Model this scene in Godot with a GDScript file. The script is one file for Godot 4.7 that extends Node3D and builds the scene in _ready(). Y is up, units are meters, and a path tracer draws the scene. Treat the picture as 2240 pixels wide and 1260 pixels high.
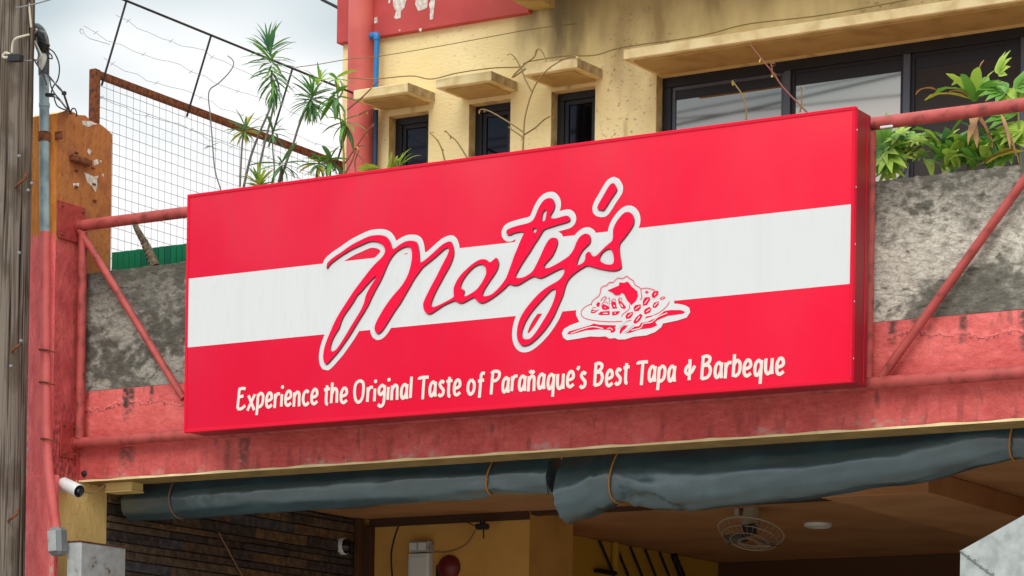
extends Node3D
# A restaurant front seen from across the street: signboard on a pipe frame, parapet, balcony behind it, dining room below.
# Units are metres, y up, ground at 0. The sign's lower left front corner is x = 0, z = 0; the street lies towards +z.

const SY := 3.8329        # underside of the sign
const SW := 4.2681        # width of the sign
const SH := 1.4
var rng := RandomNumberGenerator.new()
var M := {}
var used := {}

# ---------------------------------------------------------------- naming
func numbered(called: String) -> String:
	used[called] = used.get(called, 0) + 1
	return called if used[called] == 1 else "%s_%03d" % [called, used[called] - 1]

func tag(o: Node3D, label: String, category: String, group := "") -> Node3D:
	o.set_meta("label", label)
	o.set_meta("category", category)
	if group: o.set_meta("group", group)
	return o

func thing(called: String, label: String, category: String, base: Vector3, group := "") -> Node3D:
	var o := Node3D.new()
	o.name = numbered(called)
	add_child(o)
	o.position = base
	return tag(o, label, category, group)

func home(o: Node) -> Vector3:
	var p := Vector3.ZERO
	while o != self:
		p += o.position
		o = o.get_parent()
	return p

# commits a shape given in world coordinates as one named mesh
func part(called: String, st: SurfaceTool, m: Material, parent: Node = self, smooth := true) -> MeshInstance3D:
	var o := MeshInstance3D.new()
	st.generate_normals()
	o.mesh = st.commit()
	o.material_override = null
	o.mesh.surface_set_material(0, m)
	o.name = numbered(called) if parent == self else called
	parent.add_child(o, true)
	if parent != self: o.position = -home(parent)
	return o

func single(called: String, st: SurfaceTool, m: Material, label: String, category: String, group := "") -> MeshInstance3D:
	var o := part(called, st, m)
	tag(o, label, category, group)
	return o

func struct(called: String, st: SurfaceTool, m: Material) -> MeshInstance3D:
	var o := part(called, st, m)
	o.set_meta("kind", "structure")
	return o

func piece(called: String, mesh: Mesh, t: Transform3D, parent: Node) -> MeshInstance3D:
	var o := MeshInstance3D.new()
	o.mesh = mesh
	o.name = called
	parent.add_child(o, true)
	o.transform = t
	o.position -= home(parent)
	return o

# ---------------------------------------------------------------- shapes
func begin(flat := true) -> SurfaceTool:
	var st := SurfaceTool.new()
	st.begin(Mesh.PRIMITIVE_TRIANGLES)
	st.set_smooth_group(-1 if flat else 0)
	return st

func uv_of(p: Vector3, out: Vector3) -> Vector2:
	var a := out.abs()
	if a.x >= a.y and a.x >= a.z: return Vector2(-p.z, -p.y)
	if a.y >= a.z: return Vector2(p.x, p.z)
	return Vector2(p.x, -p.y)

func face(st: SurfaceTool, pts: Array, out: Vector3) -> void:
	var n: Vector3 = (pts[1] - pts[0]).cross(pts[2] - pts[0])
	var ps := pts.duplicate()
	if n.dot(out) > 0.0: ps.reverse()
	for k in range(1, ps.size() - 1):
		for v in [ps[0], ps[k], ps[k + 1]]:
			st.set_uv(uv_of(v, out))
			st.add_vertex(v)

func box(st: SurfaceTool, lo: Vector3, hi: Vector3, bev := 0.0, t := Transform3D()) -> void:
	var c := (lo + hi) * 0.5
	var h := (hi - lo) * 0.5
	bev = minf(bev, 0.45 * minf(h.x, minf(h.y, h.z)))
	var corner := func(s: Vector3, ax: int) -> Vector3:
		var e := h - Vector3.ONE * bev
		e[ax] = h[ax]
		return t * (c + s * e)
	for ax in 3:
		var b := (ax + 1) % 3
		var d := (ax + 2) % 3
		for s in [-1.0, 1.0]:
			var pts := []
			for k in [[-1, -1], [1, -1], [1, 1], [-1, 1]]:
				var g := Vector3.ZERO
				g[ax] = s; g[b] = k[0]; g[d] = k[1]
				pts.append(corner.call(g, ax))
			var o := Vector3.ZERO
			o[ax] = s
			face(st, pts, t.basis * o)
		if bev > 0.0:
			for s in [-1.0, 1.0]:
				for r in [-1.0, 1.0]:
					var g0 := Vector3.ZERO
					g0[b] = s; g0[d] = r
					var g1 := g0
					g0[ax] = -1.0; g1[ax] = 1.0
					var o := Vector3.ZERO
					o[b] = s; o[d] = r
					face(st, [corner.call(g0, b), corner.call(g1, b), corner.call(g1, d), corner.call(g0, d)], t.basis * o)
	if bev > 0.0:
		for sx in [-1.0, 1.0]:
			for sy in [-1.0, 1.0]:
				for sz in [-1.0, 1.0]:
					var g := Vector3(sx, sy, sz)
					face(st, [corner.call(g, 0), corner.call(g, 1), corner.call(g, 2)], t.basis * g)

func one_box(lo: Vector3, hi: Vector3, bev := 0.0, t := Transform3D()) -> SurfaceTool:
	var st := begin()
	box(st, lo, hi, bev, t)
	return st

func curve(pts: Array, n := 5) -> Array:
	if pts.size() < 3 or n < 2: return pts
	var o := []
	for i in pts.size() - 1:
		var a = pts[maxi(i - 1, 0)]
		var b = pts[i]
		var c = pts[i + 1]
		var d = pts[mini(i + 2, pts.size() - 1)]
		for k in n:
			var t := float(k) / n
			o.append(0.5 * (2.0 * b + (c - a) * t + (2.0 * a - 5.0 * b + 4.0 * c - d) * t * t + (3.0 * b - a - 3.0 * c + d) * t * t * t))
	o.append(pts[-1])
	return o

# a round bar along points; r is one radius or [radius at the start, radius at the end]
func tube(st: SurfaceTool, pts: Array, r, sides := 8, caps := true) -> void:
	var n := pts.size()
	var rings := []
	var dir: Vector3 = (pts[1] - pts[0]).normalized()
	var up := Vector3.UP if absf(dir.y) < 0.9 else Vector3.RIGHT
	var x := dir.cross(up).normalized()
	var along := 0.0
	var lens := []
	for i in n:
		var d: Vector3 = pts[mini(i + 1, n - 1)] - pts[maxi(i - 1, 0)]
		d = d.normalized() if d.length() > 1e-7 else dir
		x = (x - d * x.dot(d)).normalized()
		var y := d.cross(x)
		var rad: float = lerpf(r[0], r[1], float(i) / (n - 1)) if r is Array else r
		if i > 0: along += pts[i].distance_to(pts[i - 1])
		lens.append(along)
		var ring := []
		for k in sides:
			var a := TAU * k / sides
			ring.append(pts[i] + (x * cos(a) + y * sin(a)) * rad)
		rings.append(ring)
	var r0: float = r[0] if r is Array else r
	st.set_smooth_group(0)
	for i in n - 1:
		for k in sides:
			var k2 := (k + 1) % sides
			var u0 := TAU * r0 * k / sides
			var u1 := TAU * r0 * (k + 1) / sides
			quad(st, rings[i][k], rings[i][k2], rings[i + 1][k2], rings[i + 1][k], Vector2(u0, lens[i]), Vector2(u1, lens[i]), Vector2(u1, lens[i + 1]), Vector2(u0, lens[i + 1]))
	if caps:
		st.set_smooth_group(-1)
		face(st, rings[0], pts[0] - pts[1])
		face(st, rings[n - 1], pts[n - 1] - pts[n - 2])

# corners counter-clockwise seen from outside
func quad(st: SurfaceTool, a: Vector3, b: Vector3, c: Vector3, d: Vector3, ua := Vector2.ZERO, ub := Vector2.ZERO, uc := Vector2.ZERO, ud := Vector2.ZERO) -> void:
	for v in [[a, ua], [c, uc], [b, ub], [a, ua], [d, ud], [c, uc]]:
		st.set_uv(v[1])
		st.add_vertex(v[0])

func one_tube(pts: Array, r, sides := 8) -> SurfaceTool:
	var st := begin(false)
	tube(st, pts, r, sides)
	return st

# a turned shape: profile of (radius, height) about an axis
func lathe(st: SurfaceTool, profile: Array, t: Transform3D, sides := 20) -> void:
	st.set_smooth_group(0)
	for i in profile.size() - 1:
		for k in sides:
			var a := TAU * k / sides
			var b := TAU * (k + 1) / sides
			var p: Vector2 = profile[i]
			var q: Vector2 = profile[i + 1]
			quad(st, t * Vector3(cos(b) * p.x, p.y, sin(b) * p.x), t * Vector3(cos(a) * p.x, p.y, sin(a) * p.x), t * Vector3(cos(a) * q.x, q.y, sin(a) * q.x), t * Vector3(cos(b) * q.x, q.y, sin(b) * q.x))

# a flat outline given thickness between two heights of its own z
func plate(st: SurfaceTool, poly: PackedVector2Array, z0: float, z1: float, t := Transform3D(), sides := true, front := true) -> void:
	st.set_smooth_group(-1)
	var idx := Geometry2D.triangulate_polygon(poly)
	for i in range(0, idx.size() if front else 0, 3):
		var tri := []
		for k in 3: tri.append(t * Vector3(poly[idx[i + k]].x, poly[idx[i + k]].y, z1))
		face(st, tri, t.basis.z)
	if sides:
		var cw := Geometry2D.is_polygon_clockwise(poly)
		for i in poly.size():
			var a := poly[i]
			var b := poly[(i + 1) % poly.size()]
			var o := (Vector2(b.y - a.y, a.x - b.x)) * (-1.0 if cw else 1.0)
			face(st, [t * Vector3(a.x, a.y, z0), t * Vector3(b.x, b.y, z0), t * Vector3(b.x, b.y, z1), t * Vector3(a.x, a.y, z1)], t.basis * Vector3(o.x, o.y, 0))

# outlines with holes turned into outlines without (a hair-thin slit joins each hole to the outside)
func without_holes(polys: Array) -> Array:
	var outs := []
	var ins := []
	for p in polys:
		if Geometry2D.is_polygon_clockwise(p): ins.append(p)
		else: outs.append(p)
	for h in ins:
		var low: Vector2 = h[0]
		for v in h: if v.y < low.y: low = v
		var cut := PackedVector2Array([low + Vector2(-0.00004, 0.003), low + Vector2(-0.00004, -3.0), low + Vector2(0.00004, -3.0), low + Vector2(0.00004, 0.003)])
		var solid: PackedVector2Array = h.duplicate()
		solid.reverse()
		var next := []
		for o in outs:
			if not Geometry2D.is_point_in_polygon(low, o):
				next.append(o)
				continue
			var holed := Geometry2D.clip_polygons(o, solid)
			var got := false
			for piece_ in holed: if Geometry2D.is_polygon_clockwise(piece_): got = true
			if not got:
				next.append_array(holed)
				continue
			# reach the nearest edge below the hole
			var hit := -1e9
			for i in o.size():
				var a: Vector2 = o[i]
				var b: Vector2 = o[(i + 1) % o.size()]
				if (a.x - low.x) * (b.x - low.x) <= 0.0 and absf(a.x - b.x) > 1e-9:
					var y := lerpf(a.y, b.y, (low.x - a.x) / (b.x - a.x))
					if y < low.y - 1e-5 and y > hit: hit = y
			cut[1].y = hit - 0.002
			cut[2].y = hit - 0.002
			var merged := Geometry2D.merge_polygons(solid, cut)
			next.append_array(Geometry2D.clip_polygons(o, merged[0]))
		outs = next
	return outs

func union(polys: Array) -> Array:
	var have := []
	for p in polys:
		var now: PackedVector2Array = p
		if Geometry2D.is_polygon_clockwise(now): now.reverse()
		var rest := []
		for h in have:
			if Geometry2D.is_polygon_clockwise(h):
				rest.append_array(Geometry2D.clip_polygons(ccw(h), now).map(func(q): return cw(q)))
				continue
			var m := Geometry2D.merge_polygons(h, now)
			var outer := m.filter(func(q): return not Geometry2D.is_polygon_clockwise(q))
			if outer.size() == 1:
				now = outer[0]
				rest.append_array(m.filter(func(q): return Geometry2D.is_polygon_clockwise(q)))
			else:
				rest.append(h)
		rest.append(now)
		have = rest
	return have

func ccw(p: PackedVector2Array) -> PackedVector2Array:
	var q := p.duplicate()
	if Geometry2D.is_polygon_clockwise(q): q.reverse()
	return q

func cw(p: PackedVector2Array) -> PackedVector2Array:
	var q := p.duplicate()
	if not Geometry2D.is_polygon_clockwise(q): q.reverse()
	return q

func flat(numbers: Array, k := 0.001) -> PackedVector2Array:
	var o := PackedVector2Array()
	for i in range(0, numbers.size(), 2): o.append(Vector2(numbers[i], numbers[i + 1]) * k)
	return o

# ---------------------------------------------------------------- textures and materials
func cloud(w: int, h: int, freq: float, octaves: int, sd: int, sx := 1.0, sy := 1.0, ridged := false) -> PackedByteArray:
	var n := FastNoiseLite.new()
	n.seed = sd
	n.noise_type = FastNoiseLite.TYPE_SIMPLEX_SMOOTH
	n.fractal_type = FastNoiseLite.FRACTAL_RIDGED if ridged else FastNoiseLite.FRACTAL_FBM
	n.fractal_octaves = octaves
	n.frequency = freq
	var im := n.get_image(maxi(4, int(w / sx)), maxi(4, int(h / sy)), false, false, true)
	im.convert(Image.FORMAT_L8)
	im.resize(w, h, Image.INTERPOLATE_CUBIC)
	return im.get_data()

func picture(w: int, h: int, fn: Callable) -> ImageTexture:
	var d := PackedByteArray()
	d.resize(w * h * 3)
	var i := 0
	for y in h:
		for x in w:
			var c: Vector3 = fn.call(x, y, i)
			d[i * 3] = clampi(int(c.x), 0, 255)
			d[i * 3 + 1] = clampi(int(c.y), 0, 255)
			d[i * 3 + 2] = clampi(int(c.z), 0, 255)
			i += 1
	return ImageTexture.create_from_image(Image.create_from_data(w, h, false, Image.FORMAT_RGB8, d))

func step01(a: float, b: float, v: float) -> float:
	return clampf((v - a) / (b - a), 0.0, 1.0)

func noise_map(freq: float, octaves: int, sd: int, size := 512, ridged := false) -> NoiseTexture2D:
	var n := FastNoiseLite.new()
	n.seed = sd
	n.frequency = freq
	n.noise_type = FastNoiseLite.TYPE_SIMPLEX_SMOOTH
	n.fractal_octaves = octaves
	if ridged: n.fractal_type = FastNoiseLite.FRACTAL_RIDGED
	var t := NoiseTexture2D.new()
	t.width = size
	t.height = size
	t.seamless = true
	t.noise = n
	return t

func tones(freq: float, octaves: int, sd: int, cols: Array, stops: Array, size := 512) -> NoiseTexture2D:
	var t := noise_map(freq, octaves, sd, size)
	var g := Gradient.new()
	g.offsets = PackedFloat32Array(stops)
	var cs := PackedColorArray()
	for c in cols: cs.append(Color(c))
	g.colors = cs
	t.color_ramp = g
	return t

# srgb is the thing's own colour
func paint(called: String, srgb: String, rough := 0.7, metal := 0.0, spec := 0.5) -> StandardMaterial3D:
	var m := StandardMaterial3D.new()
	m.resource_name = called
	m.albedo_color = Color(srgb)
	m.roughness = rough
	m.metallic = metal
	m.metallic_specular = spec
	M[called] = m
	return m

func textured(called: String, t: Texture2D, rough: float, scale := 1.0, metal := 0.0) -> StandardMaterial3D:
	var m := paint(called, "ffffff", rough, metal)
	m.albedo_texture = t
	m.uv1_triplanar = true
	m.uv1_world_triplanar = true
	m.uv1_scale = Vector3.ONE * scale
	return m

# a texture laid once over the stretch of wall from (u0, v0) to (u1, v1), in metres of the wall's own UVs
func laid(called: String, t: Texture2D, rough: float, u0: float, u1: float, v0: float, v1: float) -> StandardMaterial3D:
	var m := paint(called, "ffffff", rough)
	m.albedo_texture = t
	m.uv1_scale = Vector3(1.0 / (u1 - u0), 1.0 / (v1 - v0), 1)
	m.uv1_offset = Vector3(-u0 / (u1 - u0), -v0 / (v1 - v0), 0)
	return m

func relief(m: StandardMaterial3D, t: Texture2D, cm: float) -> StandardMaterial3D:
	m.heightmap_enabled = true
	m.heightmap_texture = t
	m.heightmap_scale = cm
	return m

# ---------------------------------------------------------------- the sky
func make_sky() -> PanoramaSkyMaterial:
	var w := 768
	var h := 384
	var n := FastNoiseLite.new()
	n.seed = 11
	n.frequency = 1.6
	n.fractal_octaves = 5
	n.fractal_gain = 0.45
	var fine := FastNoiseLite.new()
	fine.seed = 5
	fine.frequency = 4.0
	fine.fractal_octaves = 4
	var im := Image.create(w, h, false, Image.FORMAT_RGBF)
	for y in h:
		var el := (0.5 - (y + 0.5) / h) * PI
		for x in w:
			var az := ((x + 0.5) / w - 0.5) * TAU      # 0 looks towards -z
			var d := Vector3(sin(az) * cos(el), sin(el), -cos(az) * cos(el))
			var c := Color(0.30, 0.29, 0.27)
			if el > 0.0:
				var p := Vector3(d.x, d.y * 3.0, d.z)
				var k := 1.1 * n.get_noise_3dv(p) + 0.45 * fine.get_noise_3dv(p * 1.3) + (el - 0.256) * 13.0 * clampf(1.0 - (el - 0.256) / 0.3, 0.0, 1.0)
				var grey := clampf((k + 0.02) / 0.34, 0.0, 1.0)
				var lum := lerpf(0.86, 2.5, pow(sin(el), 1.5))
				c = Color(1.2, 1.2, 1.21).lerp(Color(0.55, 0.675, 0.72), grey)
				c = Color(c.r * lum, c.g * lum, c.b * lum)
			im.set_pixel(x, y, c)
	var m := PanoramaSkyMaterial.new()
	m.panorama = ImageTexture.create_from_image(im)
	return m

# ---------------------------------------------------------------- materials
func make_materials() -> void:
	var m: StandardMaterial3D
	paint("sign_red", "f21040", 0.5, 0.0, 0.24)
	relief(M.sign_red, noise_map(0.01, 3, 3, 256), 0.0)
	M.sign_red.heightmap_enabled = false
	# gloss on the red sheet painted as lighter colour towards top and right
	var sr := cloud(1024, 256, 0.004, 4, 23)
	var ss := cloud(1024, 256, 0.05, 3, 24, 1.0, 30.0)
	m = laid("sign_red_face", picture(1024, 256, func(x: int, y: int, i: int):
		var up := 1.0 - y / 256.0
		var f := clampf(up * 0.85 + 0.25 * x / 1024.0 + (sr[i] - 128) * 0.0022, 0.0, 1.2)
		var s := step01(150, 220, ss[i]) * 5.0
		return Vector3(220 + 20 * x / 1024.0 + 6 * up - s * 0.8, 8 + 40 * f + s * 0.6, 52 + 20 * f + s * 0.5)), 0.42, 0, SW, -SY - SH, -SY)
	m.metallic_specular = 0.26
	paint("sign_trim", "e41236", 0.45, 0.0, 0.3)
	paint("sign_side", "8e0a20", 0.42)
	paint("letter_side", "8a4e54", 0.6)
	paint("decal_white", "dcdddd", 0.45)
	paint("tagline_white", "ecded4", 0.5)
	# white band with faint rain streaks
	var a := cloud(1024, 128, 0.02, 4, 21, 1.0, 40.0)
	var b := cloud(1024, 128, 0.22, 3, 22, 1.0, 16.0)
	laid("sign_white", picture(1024, 128, func(x: int, y: int, i: int):
		var s := step01(160, 225, a[i]) * 2.5 + step01(170, 240, b[i]) * 6.0 * (1.0 if x < 420 else 0.35)
		return Vector3(220 - s * 1.05, 221 - s, 221 - s)), 0.45, 0, SW, -SY - 0.92, -SY - 0.48)
	# yellow stucco of the upper storey, x -1.2 .. 6, y 5.2 .. 7.9
	var y1 := cloud(1024, 512, 0.006, 5, 31)
	var y2 := cloud(1024, 512, 0.08, 3, 32)
	var y3 := cloud(1024, 512, 0.022, 4, 33, 1.0, 5.0)
	var y4 := cloud(1024, 512, 0.16, 2, 34)
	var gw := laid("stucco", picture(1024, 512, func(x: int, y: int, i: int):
		var px := -1.2 + 7.2 * x / 1024.0
		var py := 7.9 - 2.7 * y / 512.0
		var c := Vector3(248, 227, 170)
		c += Vector3(6, 7, 10) * (y1[i] / 128.0 - 1.0) * 1.6
		# painted overhang shade under the slab, and mould in streaks beside the short beam
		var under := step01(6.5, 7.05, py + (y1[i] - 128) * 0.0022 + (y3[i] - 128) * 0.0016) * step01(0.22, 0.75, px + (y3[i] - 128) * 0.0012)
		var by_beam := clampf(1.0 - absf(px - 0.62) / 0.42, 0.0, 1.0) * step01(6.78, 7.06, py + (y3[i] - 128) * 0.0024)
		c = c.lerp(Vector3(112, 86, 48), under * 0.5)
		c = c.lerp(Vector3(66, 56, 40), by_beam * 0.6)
		var specks := step01(194, 218, y4[i]) * step01(110, 150, y1[i]) * (0.25 + 0.9 * under + 0.55 * step01(0.2, 1.0, px))
		c = c.lerp(Vector3(120, 95, 58), clampf(specks, 0.0, 0.42))
		c = c.lerp(Vector3(150, 125, 86), step01(186, 222, y3[i]) * 0.35)
		return c), 0.85, -1.2, 6.0, -7.9, -5.2)
	relief(gw, noise_map(0.11, 3, 35, 1024), 0.25)
	var reveal := textured("reveal", tones(0.012, 4, 36, ["a08c62", "cdb67c", "dcc690"], [0.2, 0.5, 0.8]), 0.85, 0.9)
	relief(reveal, noise_map(0.05, 3, 37), 0.2)
	m = textured("canopy", tones(0.008, 5, 38, ["dec690", "f0dba6", "f6e4b2"], [0.2, 0.5, 0.8]), 0.85, 1.1)
	relief(m, noise_map(0.06, 3, 39), 0.15)
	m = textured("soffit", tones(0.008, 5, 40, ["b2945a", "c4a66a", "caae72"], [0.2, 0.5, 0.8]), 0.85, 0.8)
	m = textured("canopy_end_shaded", tones(0.02, 5, 41, ["a08c66", "b5a079", "c2ad85"], [0.25, 0.5, 0.8]), 0.9, 1.2)  # darker canopy colour that paints shade on the right ends
	# red paint of the fascia and the round column
	var f1 := cloud(512, 256, 0.011, 4, 43)
	laid("fascia_red", picture(512, 256, func(x: int, y: int, i: int):
		var px := -1.2 + 1.7 * x / 512.0
		var py := 7.75 - 0.72 * y / 256.0
		var c := Vector3(190, 70, 68) + Vector3(10, 6, 6) * (f1[i] / 128.0 - 1.0)
		c = c.lerp(Vector3(205, 92, 84), step01(-0.1, 0.4, px) * 0.6)
		return c), 0.7, -1.2, 0.5, -7.75, -7.03)
	textured("column_red", tones(0.006, 4, 44, ["cc5c56", "d66860", "da6e66"], [0.2, 0.5, 0.8]), 0.65, 0.7)
	textured("flaked_white", tones(0.02, 3, 45, ["c9bdb2", "e8e2dc"], [0.3, 0.7]), 0.9, 2.0)
	# concrete of the parapet, x -1.1 .. 6.4, y 4.2 .. 4.95
	var c1 := cloud(2048, 256, 0.006, 6, 51)
	var c2 := cloud(2048, 256, 0.035, 4, 52)
	var c3 := cloud(2048, 256, 0.05, 3, 53, 1.0, 3.0)
	var c4 := cloud(2048, 256, 0.055, 4, 54, 1.7, 1.0, true)
	var c5 := cloud(2048, 256, 0.28, 2, 56, 1.3, 1.0)
	var c6 := cloud(2048, 256, 0.013, 5, 57, 2.0, 1.0, true)
	m = laid("old_concrete", picture(2048, 256, func(x: int, y: int, i: int):
		var py := 1.0 - y / 256.0
		var px := -1.1 + 7.5 * x / 2048.0
		var light := step01(50, 165, c1[i] + (c2[i] - 128) * 0.6)
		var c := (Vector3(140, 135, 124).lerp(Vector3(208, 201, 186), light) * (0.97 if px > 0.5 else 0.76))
		c += Vector3(16, 16, 15) * (c2[i] / 128.0 - 1.0) + Vector3(24, 23, 22) * (c5[i] / 128.0 - 1.0)
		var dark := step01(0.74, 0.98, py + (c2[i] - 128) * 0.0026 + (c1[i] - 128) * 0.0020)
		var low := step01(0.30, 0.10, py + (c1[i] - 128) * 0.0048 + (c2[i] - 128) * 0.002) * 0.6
		var drips := step01(150, 200, c3[i]) * step01(0.2, 0.7, py) * 0.8
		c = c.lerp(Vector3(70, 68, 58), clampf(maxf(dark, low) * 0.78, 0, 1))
		c = c.lerp(Vector3(84, 78, 68), step01(178, 236, c4[i]) * 0.42)
		c = c.lerp(Vector3(66, 62, 54), step01(208, 232, c6[i]) * 0.6)
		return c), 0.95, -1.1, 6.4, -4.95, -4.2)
	relief(m, ImageTexture.create_from_image(Image.create_from_data(2048, 256, false, Image.FORMAT_L8, cloud(2048, 256, 0.09, 4, 55, 1.5, 1.0))), 0.6)
	# coral paint of the lower parapet and beam, x -1.1 .. 6.4, y 3.64 .. 4.25
	var r1 := cloud(2048, 256, 0.01, 5, 61)
	var r2 := cloud(2048, 256, 0.035, 4, 62, 1.0, 7.0)
	var r3 := cloud(2048, 256, 0.06, 4, 63)
	var r4 := cloud(2048, 256, 0.012, 4, 64, 2.2, 1.0, true)
	# dark runs: x, half width, top, length, strength
	var spots := [[-0.735, 0.022, 4.20, 0.15, 0.9], [-0.69, 0.018, 4.20, 0.12, 0.75], [-0.535, 0.012, 4.20, 0.07, 0.8], [-1.04, 0.008, 4.20, 0.04, 0.5], [-0.72, 0.05, 3.84, 0.10, 0.55], [0.05, 0.02, 3.84, 0.14, 0.4], [0.17, 0.035, 3.84, 0.17, 0.55], [4.33, 0.02, 4.20, 0.10, 0.7], [4.47, 0.03, 4.20, 0.08, 0.55], [4.72, 0.018, 4.20, 0.11, 0.65], [5.06, 0.03, 4.20, 0.18, 0.7]]
	m = laid("coral_wall", picture(2048, 256, func(x: int, y: int, i: int):
		var px := -1.1 + 7.5 * x / 2048.0
		var py := 4.25 - 0.61 * y / 256.0
		var c := Vector3(226, 106, 101).lerp(Vector3(209, 90, 85), step01(4.0, 3.9, py))
		c += Vector3(10, 11, 10) * (r1[i] / 128.0 - 1.0) * 1.4
		c += Vector3(9, 10, 10) * (r3[i] / 128.0 - 1.0) + Vector3(12, 13, 13) * (c5[(i * 1 + 4711) % c5.size()] / 128.0 - 1.0)
		c = c.lerp(Vector3(120, 44, 42), step01(214, 232, c5[(i + 90001) % c5.size()]) * step01(120, 160, r1[i]) * 0.7)
		# black runs from the top of the paint
		var run := step01(176, 214, r2[i]) * step01(4.04, 4.20, py + (r3[i] - 128) * 0.0012) * step01(112, 150, r1[i])
		c = c.lerp(Vector3(58, 46, 40), run * 0.3)
		for s in spots:
			var across: float = absf(px - s[0] + (r3[i] - 128) * 0.00012) / s[1]
			if across < 1.6 and py < s[2] and py > s[2] - s[3] * 1.4: c = c.lerp(Vector3(56, 48, 42), step01(1.5, 0.5, across) * step01(s[2] - s[3] * 1.4, s[2] - s[3] * 0.5, py + (r3[i] - 128) * 0.0005) * s[4] * step01(40, 140, r3[i]))
		# the plaster has lifted along an old crack
		for q in [[-1.06, -0.28, 4.085, 0.0], [4.3, 6.2, 4.10, 2.0]]:
			if px > q[0] and px < q[1]:
				var yc: float = q[2] + 0.022 * sin(px * 7.0 + q[3]) + 0.010 * sin(px * 23.0) + (r3[i] - 128) * 0.00016
				c = c.lerp(Vector3(112, 46, 42), step01(0.0045, 0.0015, absf(py - yc)) * 0.75)
				c += Vector3(12, 14, 14) * step01(0.016, 0.006, absf(py - yc - 0.010))  # painted highlight along the lip of the crack
		# dirt and old runs on the beam below the pipe
		var low := step01(3.84, 3.74, py)
		c = c.lerp(Vector3(120, 48, 44), step01(140, 214, r2[i]) * low * 0.35)
		c = c.lerp(Vector3(96, 52, 48), step01(178, 226, r2[(i + 700) % r2.size()]) * step01(3.92, 3.84, py + (r3[i] - 128) * 0.0008) * step01(120, 150, r1[i]) * 0.5)
		var crack := step01(236, 248, r4[i]) * step01(3.88, 3.96, py)
		c = c.lerp(Vector3(120, 44, 40), crack * 0.6)
		c = c.lerp(Vector3(196, 160, 150), step01(3.70, 3.655, py + (r3[i] - 128) * 0.0005) * step01(150, 200, r1[i]) * 0.7)
		return c), 0.72, -1.1, 6.4, -4.25, -3.64)
	relief(m, ImageTexture.create_from_image(Image.create_from_data(2048, 256, false, Image.FORMAT_L8, cloud(2048, 256, 0.03, 5, 65, 1.3, 1.0))), 0.7)
	# the gate pillar: orange above, coral below, cream on the side under the beam
	var p1 := cloud(256, 1024, 0.012, 5, 71)
	var p2 := cloud(256, 1024, 0.06, 4, 72)
	var p3 := cloud(256, 1024, 0.04, 3, 73, 1.0, 8.0)
	m = laid("pillar_front", picture(256, 1024, func(x: int, y: int, i: int):
		var py := 6.0 - 3.4 * y / 1024.0
		var c := Vector3(214, 132, 50) if py > 5.135 + (p2[i] - 128) * 0.0002 else Vector3(240, 114, 114)
		c += Vector3(14, 14, 12) * (p1[i] / 128.0 - 1.0) * 1.3
		c = c.lerp(Vector3(140, 62, 40), step01(186, 226, p2[i]) * 0.55)
		if x < 70: c = c.lerp(Vector3(205, 188, 170), step01(70.0 - 46.0, 0.0, x + (p2[i] - 128) * 0.45) * step01(4.6, 3.9, py))
		return c), 0.75, -1.33, -1.1, -6.0, -2.6)
	relief(m, ImageTexture.create_from_image(Image.create_from_data(256, 1024, false, Image.FORMAT_L8, cloud(256, 1024, 0.05, 4, 74))), 0.3)
	m = laid("pillar_side", picture(256, 1024, func(x: int, y: int, i: int):
		var d := -0.63 + 0.52 * (1.0 - x / 256.0)       # z
		d = -0.11 - 0.52 * x / 256.0
		var py := 6.0 - 3.4 * y / 1024.0
		var c := Vector3(188, 118, 62)
		if py < 3.645 + (p2[i] - 128) * 0.0003: c = Vector3(244, 208, 134)
		elif d > -0.365 and py < 5.06 - d * 0.3: c = Vector3(202, 86, 84)
		if py > 3.645:
			c += Vector3(16, 13, 10) * (p1[i] / 128.0 - 1.0) * 1.5
			c = c.lerp(Vector3(110, 58, 32), step01(180, 224, p2[i]) * 0.55)
			c = c.lerp(Vector3(138, 76, 44), step01(110, 190, p1[i]) * 0.6 * step01(5.0, 5.3, py))
			if d > -0.33: c = c.lerp(Vector3(120, 46, 44), step01(4.25, 3.9, py) * step01(110, 150, p2[i]) * 0.6)
		else:
			c += Vector3(8, 8, 10) * (p1[i] / 128.0 - 1.0)
			c = c.lerp(Vector3(120, 84, 40), step01(200, 232, p2[i]) * 0.5)
		return c), 0.78, 0.11, 0.63, -6.0, -2.6)
	relief(m, ImageTexture.create_from_image(Image.create_from_data(256, 1024, false, Image.FORMAT_L8, cloud(256, 1024, 0.04, 5, 75))), 0.35)
	# weathered timber of the pole
	var t1 := cloud(512, 1024, 0.05, 4, 81, 1.0, 26.0)
	var t2 := cloud(512, 1024, 0.11, 3, 82, 1.0, 34.0)
	var t3 := cloud(512, 1024, 0.008, 4, 83)
	m = paint("timber", "ffffff", 0.95)
	m.albedo_texture = picture(512, 1024, func(x: int, y: int, i: int):
		var g := t1[i] * 0.55 + t2[i] * 0.8
		var c := Vector3(38, 32, 28).lerp(Vector3(130, 118, 107), step01(86, 170, g))
		return c.lerp(Vector3(78, 66, 54), step01(120, 190, t3[i]) * 0.5))
	var tb := PackedByteArray()
	tb.resize(t1.size())
	for i in t1.size(): tb[i] = int(t1[i] * 0.6 + t2[i] * 0.4)
	relief(m, ImageTexture.create_from_image(Image.create_from_data(512, 1024, false, Image.FORMAT_L8, tb)), 1.6)
	m.uv1_scale = Vector3(1.0 / 0.9, 1.0 / 4.05, 1)
	m.uv1_offset = Vector3(0, 0.642, 0)
	m.metallic_specular = 0.2
	# metals and small things
	textured("pipe_red", tones(0.012, 5, 91, ["74342f", "b24a45", "bc524c", "c45c55"], [0.1, 0.3, 0.6, 0.9]), 0.6, 1.3)
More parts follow.
